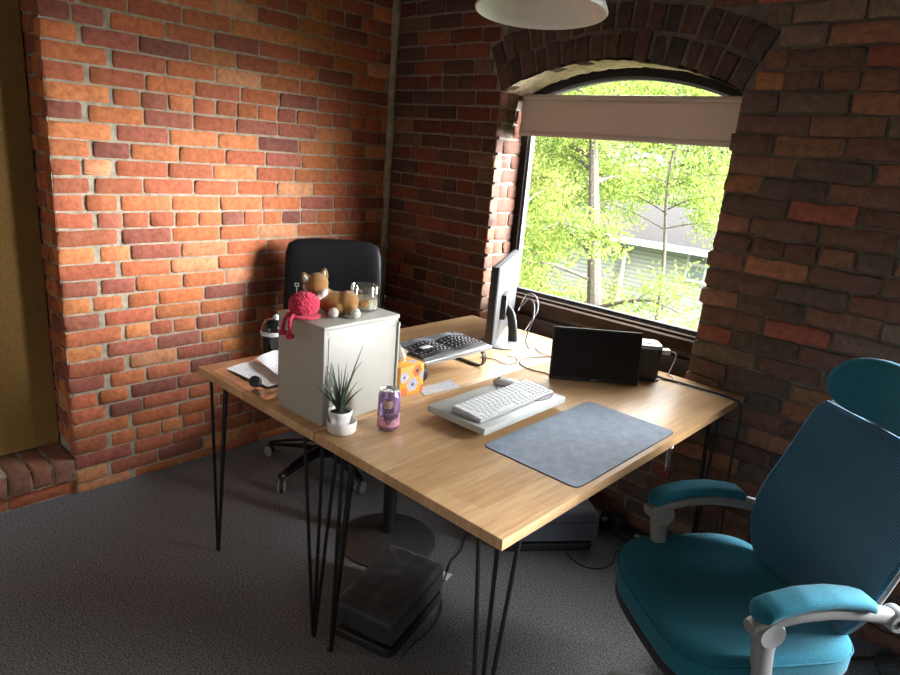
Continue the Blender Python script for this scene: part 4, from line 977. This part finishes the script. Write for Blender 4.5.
# headrest
f = MB(); rings = []; n = 26
for i in range(n+1):
    t = -1+2*i/n; x = .150*t; e = max(.03, (1-abs(t)**3.2))**.5
    yc = -.300+.050*abs(t)**1.8; zc = 1.066+.012*(1-t*t)
    rings.append([(x, yc+.028*e*math.copysign(abs(math.cos(a))**.75, math.cos(a)), zc+.083*e*math.copysign(abs(math.sin(a))**.8, math.sin(a))-.22*.028*e*math.cos(a)) for a in [2*PI*k/24 for k in range(24)]])
f.loops(rings); f.obj('headrest', 'teal', ch, sharp=60)
f = MB(); f.box((0, -.335, 1.02), (.07, .03, .05), bev=.008); f.tube([(0, -.345, 1.03), (0, -.355, .96), (0, by(0, .93)-.05, .92)], .015, 10); f.obj('headrest_bracket', 'grey_plastic', ch, sharp=40)
for s_ in (1, -1):
    X0 = .252*s_
    path = [(.165, .630), (.120, .652), (.05, .668), (-.03, .670), (-.10, .660), (-.150, .645)]
    f = MB(); rings = []
    Q = []
    for i in range(len(path)-1):
        for k in range(5): t = k/5; Q.append((path[i][0]*(1-t)+path[i+1][0]*t, path[i][1]*(1-t)+path[i+1][1]*t))
    Q.append(path[-1]); nq = len(Q)
    for i, (y, z) in enumerate(Q):
        t = i/(nq-1); e = min(1, .45+1.0*min(t, 1-t)*7)
        if i in (0, nq-1): e = .3
        rings.append([(X0+.037*e*math.copysign(abs(math.cos(a))**.7, math.cos(a)), y, z+.003+(.0165*e)*math.copysign(abs(math.sin(a))**.8, math.sin(a))) for a in [2*PI*k/20 for k in range(20)]])
    f.loops(rings); pad = f.obj('arm_pad', 'teal', ch, sharp=70)
    f = MB(); rings = []
    fr = [(.168, .602, .020, .013), (.120, .622, .026, .015), (.05, .638, .029, .016), (-.03, .641, .029, .016), (-.10, .632, .026, .017), (-.165, .618, .019, .019), (-.225, .600, .016, .022)]
    for (y, z, w, h) in fr: rings.append([(X0+w*a, y, z+h*b) for a, b in superell(1, 1, 3.4, 18)])
    f.loops(rings)
    f.lathe([(.001, -.022), (.026, -.022), (.029, -.016), (.029, .016), (.026, .022), (.001, .022)], c=(X0, -.225, .600), X=Matrix.Rotation(PI/2, 3, 'Y'), seg=24)
    f.tube([(X0, -.225, .60), (X0*.9, by(.22, .6)-.02, .60)], .016, 10)
    f.tube([(X0, .120, .604), (X0, .03, .622), (X0, -.05, .628)], [.010, .009, .006], 10, flat=.8)
    f.obj('arm_frame', 'grey_plastic', ch, sharp=50)
    f = MB(); f.lathe([(.001, -.021), (.010, -.021), (.010, .021), (.001, .021)], c=(X0+s_*.004, -.225, .600), X=Matrix.Rotation(PI/2, 3, 'Y'), seg=16); f.obj('pivot_bolt', 'black_metal', ch, sharp=40)
    f = MB(); f.lathe([(.001, -.024), (.031, -.026), (.034, -.02), (.034, .02), (.031, .026), (.001, .024)], c=(X0, .120, .592), X=Matrix.Rotation(PI/2, 3, 'Y'), seg=26)
    rings = []
    for (y, z, w, h) in ((.122, .585, .021, .028), (.116, .53, .018, .024), (.108, .47, .018, .024), (.096, .41, .018, .024), (.08, .375, .014, .022)): rings.append([(X0+w*a-s_*(.0 if z > .4 else .03), y+h*b, z) for a, b in superell(1, 1, 3.4, 18)])
    f.loops(rings)
    f.box((X0-s_*.10, .085, .372), (.17, .05, .016), bev=.004)
    f.obj('arm_post', 'grey_plastic', ch, sharp=45)
# --- black leather chair in the corner ; +y is forward
bc = thing('office_chair', 'black leather office chair in the brick corner behind the white cabinet', 'chair', (.445, -.700, 0), math.radians(-128))
f = MB(); f.loops(cushion(.245, .235, [(.9, .37), (1, .385), (1, .43), (.96, .455), (.8, .465), (.5, .462), (.01, .46)], 4, 44)); f.obj('seat', 'black_leather', bc, sharp=70).location = (0, .075, -.015)
f = MB(); rings = []
for (z, w, dd) in ((.47, .16, .02), (.51, .20, .045), (.59, .224, .05), (.75, .232, .05), (.91, .232, .048), (1.01, .228, .045), (1.05, .216, .038), (1.07, .18, .026), (1.078, .10, .012)):
    yc = -.19-.16*(z-.5); rings.append([(x, yc+y+.35*x*x, z) for x, y in superell(w, dd, 4.5, 44)])
f.loops(rings); f.obj('backrest', 'black_leather', bc, sharp=70)
f = MB(); f.tube([(0, -.06, .38), (0, -.25, .40), (0, -.285, .55), (0, -.29, .75)], .028, 12, flat=.5, smooth=5); f.obj('back_bracket', 'black_plastic', bc)
f = MB(); f.lathe([(.001, .08), (.028, .08), (.028, .25), (.016, .25), (.016, .40), (.001, .40)], seg=24); f.obj('gas_lift', 'black_metal', bc, sharp=40)
star_base(bc, .295, .11, 'black_gloss', 'black_plastic', math.radians(-79+128), 'wheel_grey')

# ------------------------------------------------------------------ outside
gr = MB(); gr.box((-10, 26, -4.05), (80, 50, .1)); struct(gr.obj('ground', 'grass', sharp=0))
hs = thing('house', 'grey clapboard house with a low shingled roof beyond the trees outside', 'house', (-3.0, 13.5, -4))
hx0, hx1, hy0, hy1, ez = -6.9, 1.5, 12.0, 19.0, -.10
f = MB(); f.box(((hx0+hx1)/2, (hy0+hy1)/2, (ez-4)/2), (hx1-hx0, hy1-hy0, ez+4)); f.obj('siding', 'siding', hs, world=True, sharp=0)
f = MB(); yr = (hy0+hy1)/2; e = .45
f.loops([[(hx0-e, hy0-e, ez), (hx0-e, yr, ez+.62), (hx0-e, hy1+e, ez), (hx0-e, yr, ez+.5)], [(hx1+e, hy0-e, ez), (hx1+e, yr, ez+.62), (hx1+e, hy1+e, ez), (hx1+e, yr, ez+.5)]]); f.obj('roof', 'roof', hs, world=True, sharp=30)
f = MB(); f.box(((hx0+hx1)/2, hy0-e+.02, ez-.05), (hx1-hx0+2*e, .05, .14)); f.obj('gutter', 'trim_white', hs, world=True, sharp=30)
f = MB(); f.tube([(-4.7, hy0-.1, ez-.1), (-4.7, hy0-.1, -4)], .05, 8); f.obj('downpipe', 'trim_white', hs, world=True)
for (wx, ww, wh, wz) in ((-5.15, .5, .42, -.42), (-2.93, .5, .80, -.47), (-1.2, .5, .80, -.47)):
    f = MB(); f.box((wx, hy0-.03, wz), (ww, .08, wh)); wn = f.obj('window', 'trim_white', hs, world=True, sharp=30)
    f = MB(); f.box((wx, hy0-.08, wz+wh*.23), (ww-.14, .02, wh*.36)); f.box((wx, hy0-.08, wz-wh*.22), (ww-.14, .02, wh*.36)); wp = f.obj('pane', 'house_glass', wn, sharp=30)
    X = (Matrix.Translation(hs.location)).inverted(); wp.data.transform(X)
rng = np.random.default_rng(5)
def foliage(name, centers, radii, n, size, mat, parent):
    c = np.array(centers); r = np.array(radii); k = rng.integers(0, len(c), n)
    d = rng.normal(size=(n, 3)); d /= np.linalg.norm(d, axis=1)[:, None]; p = c[k]+d*(r[k][:, None]*rng.random(n)[:, None]**.5)
    a = rng.normal(size=(n, 3)); a /= np.linalg.norm(a, axis=1)[:, None]; b = rng.normal(size=(n, 3)); b -= (a*b).sum(1)[:, None]*a; b /= np.linalg.norm(b, axis=1)[:, None]
    s_ = size*(.6+.8*rng.random(n))[:, None]; a = a*s_; b = b*s_*.5
    v = np.stack([p-a, p+b*.9-a*.1, p+a, p-b*.9-a*.1], 1).reshape(-1, 3); loc = np.array(parent.location); v = v-loc
    me = bpy.data.meshes.new(name); me.vertices.add(n*4); me.vertices.foreach_set('co', v.astype('f').ravel()); me.loops.add(n*4); me.loops.foreach_set('vertex_index', np.arange(n*4)); me.polygons.add(n); me.polygons.foreach_set('loop_start', np.arange(0, n*4, 4)); me.update(calc_edges=True); me.materials.append(M[mat])
    o = bpy.data.objects.new(name, me); COL.objects.link(o); o.parent = parent; return o
def tree(label, base, top, r0, n, size, mat, spread, zlo, zhi, nb, seed, blob=.8, lean=0., bare=False):
    rr2 = random.Random(seed); t = thing('tree', label, 'tree', base, 0, 'trees outside the window')
    B = Vector(base)
    f = MB(); pts = [(0, 0, 0)]+[(lean*q+rr2.uniform(-.06, .06), rr2.uniform(-.06, .06), (top-base[2])*q) for q in (.2, .4, .6, .8, 1.)]
    f.tube(pts, [r0, r0*.9, r0*.8, r0*.62, r0*.4, r0*.1], 10, smooth=4); f.obj('trunk', 'bark', t, sharp=0)
    cs = []; rs = []
    for k in range(nb):
        z = rr2.uniform(zlo, zhi); a = rr2.uniform(0, 2*PI); L = spread*rr2.uniform(.5, 1.)*(1-.45*(z-zlo)/(zhi-zlo+.01))
        q = (z-base[2])/(top-base[2]); p0 = Vector((lean*q, 0, z-base[2])); p3 = p0+Vector((L*math.cos(a), L*math.sin(a), L*rr2.uniform(-.05, .35)))
        p1 = p0.lerp(p3, .35)+Vector((0, 0, L*.08)); p2 = p0.lerp(p3, .7)+Vector((rr2.uniform(-.1, .1), rr2.uniform(-.1, .1), L*.1))
        f = MB(); f.tube([p0, p1, p2, p3], [r0*.28, r0*.2, r0*.12, r0*.03], 6, smooth=3)
        for q_ in range(4):
            s0 = p1.lerp(p3, rr2.random()); e0 = s0+Vector((rr2.uniform(-.5, .5), rr2.uniform(-.5, .5), rr2.uniform(-.15, .45)))*L*.5
            f.tube([s0, s0.lerp(e0, .5)+Vector((0, 0, .04)), e0], [r0*.08, r0*.06, r0*.02], 5, smooth=2)
            cs.append(e0+B); rs.append(blob*rr2.uniform(.3, .6))
        f.obj('branch', 'bark', t, sharp=0)
        for u in (.55, .8, 1.): cs.append(p0.lerp(p3, u)+B); rs.append(blob*rr2.uniform(.4, .8))
    if n: foliage('foliage', cs, rs, n, size, mat, t)
    return t
tree('pale trunked tree in fresh green leaf standing nearest the window outside', (-1.80, 6.6, -4), 3.6, .15, 24000, .034, 'leaf_a', 2.4, -1.8, 3.3, 26, 3, .85, -1.2)
tree('yellow green leafy tree at the left of the view behind the nearest trunk', (-5.4, 8.6, -4), 3.0, .13, 22000, .042, 'leaf_b', 2.4, -2.8, 2.6, 24, 4, .95)
tree('dense bright green tree low at the left of the view outside', (-3.9, 5.2, -4), 1.7, .08, 17000, .030, 'leaf_a', 1.5, -2.4, 1.2, 22, 8, .75)
tree('slender branching tree with sparse leaves in front of the grey house', (-1.9, 8.2, -4), 2.6, .05, 12000, .036, 'leaf_a', 1.9, .5, 2.6, 22, 5, .7, -.3)
tree('mid green tree standing left of the grey house outside', (-9.4, 13.0, -4), 4.0, .16, 20000, .065, 'leaf_a', 3.0, -2.8, 3.6, 24, 6, 1.3)
tree('tall pale tree rising behind the roof of the grey house', (-9.0, 23, -4), 5.2, .22, 24000, .10, 'leaf_c', 4.6, -2.0, 4.6, 30, 9, 2.1)
tree('distant pale green tree midway between the far trees over the house roof', (-13.2, 24, -4), 5.2, .22, 24000, .10, 'leaf_c', 4.6, -2.0, 4.6, 30, 10, 2.1)
tree('distant pale tree at the far left beyond the other trees', (-17.5, 25, -4), 5.4, .25, 22000, .10, 'leaf_c', 5.0, -2.5, 5.0, 28, 12, 2.2)

# ------------------------------------------------------------------ light
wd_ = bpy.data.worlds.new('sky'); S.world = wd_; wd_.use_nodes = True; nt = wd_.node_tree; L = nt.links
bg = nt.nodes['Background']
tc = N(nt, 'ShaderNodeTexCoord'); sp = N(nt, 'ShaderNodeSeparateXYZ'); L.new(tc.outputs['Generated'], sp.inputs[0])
def math_(op, a, b_=None, c=None):
    n = N(nt, 'ShaderNodeMath'); n.operation = op
    for i, q in enumerate((a, b_, c)):
        if q is None: continue
        if isinstance(q, (int, float)): n.inputs[i].default_value = q
        else: L.new(q, n.inputs[i])
    return n.outputs[0]
mr = N(nt, 'ShaderNodeMapRange'); mr.interpolation_type = 'SMOOTHSTEP'
for i, v in ((1, .14), (2, .42), (3, 0.), (4, 1.)): mr.inputs[i].default_value = v
L.new(sp.outputs['Z'], mr.inputs[0])
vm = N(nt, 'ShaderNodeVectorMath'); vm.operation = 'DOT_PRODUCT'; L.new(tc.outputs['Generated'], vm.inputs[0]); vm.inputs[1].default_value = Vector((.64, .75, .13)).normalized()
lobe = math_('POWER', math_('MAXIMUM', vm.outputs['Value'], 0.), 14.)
fwd = math_('MULTIPLY_ADD', sp.outputs['Y'], .5, .5)
hi = math_('MULTIPLY', mr.outputs[0], math_('ADD', math_('MULTIPLY_ADD', fwd, 11., 1.), math_('MULTIPLY', math_('POWER', math_('MAXIMUM', sp.outputs['X'], 0.), 4.), 100.)))
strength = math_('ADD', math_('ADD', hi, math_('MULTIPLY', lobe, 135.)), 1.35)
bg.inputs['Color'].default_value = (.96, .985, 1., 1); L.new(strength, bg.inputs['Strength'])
def portal(name, loc, rot, sx, sy):
    ld = bpy.data.lights.new(name, 'AREA'); ld.shape = 'RECTANGLE'; ld.size = sx; ld.size_y = sy; ld.cycles.is_portal = True
    o = bpy.data.objects.new(name, ld); COL.objects.link(o); o.location = loc; o.rotation_euler = rot
portal('window_portal', (XM, .29, (ZB+ZC)/2), (PI/2, 0, PI), XR-XL, ZC-ZB)
portal('side_window_portal', ((W2X0+W2X1)/2, .29, (W2Z0+W2Z1)/2), (PI/2, 0, PI), W2X1-W2X0, W2Z1-W2Z0)
portal('rear_fill_portal', ((WX0+WX1)/2, -6.08, (WZ0+WZ1)/2), (PI/2, 0, 0), WX1-WX0, WZ1-WZ0)

# ------------------------------------------------------------------ camera
cam = bpy.data.cameras.new('camera'); co = bpy.data.objects.new('camera', cam); COL.objects.link(co); S.camera = co
r_ = Vector((.72766962, .68110279, .08121528)); u_ = Vector((-.24557146, .14812909, .95799396)); f_ = Vector((-.64046201, .71704725, -.27504844))
Mx = Matrix((r_, u_, -f_)).transposed().to_4x4(); Mx.translation = (2.77712774, -2.48808395, 1.53790116); co.matrix_world = Mx
cam.sensor_width = 36; cam.lens = 653.2285/900*36; cam.clip_start = .05; cam.clip_end = 200
S.view_settings.view_transform = 'Standard'; S.view_settings.look = 'None'; S.view_settings.gamma = 1; S.view_settings.exposure = .25; S.view_settings.use_curve_mapping = False
S.cycles.max_bounces = 10; S.cycles.diffuse_bounces = 6; S.cycles.transparent_max_bounces = 24; S.cycles.caustics_reflective = False; S.cycles.caustics_refractive = False
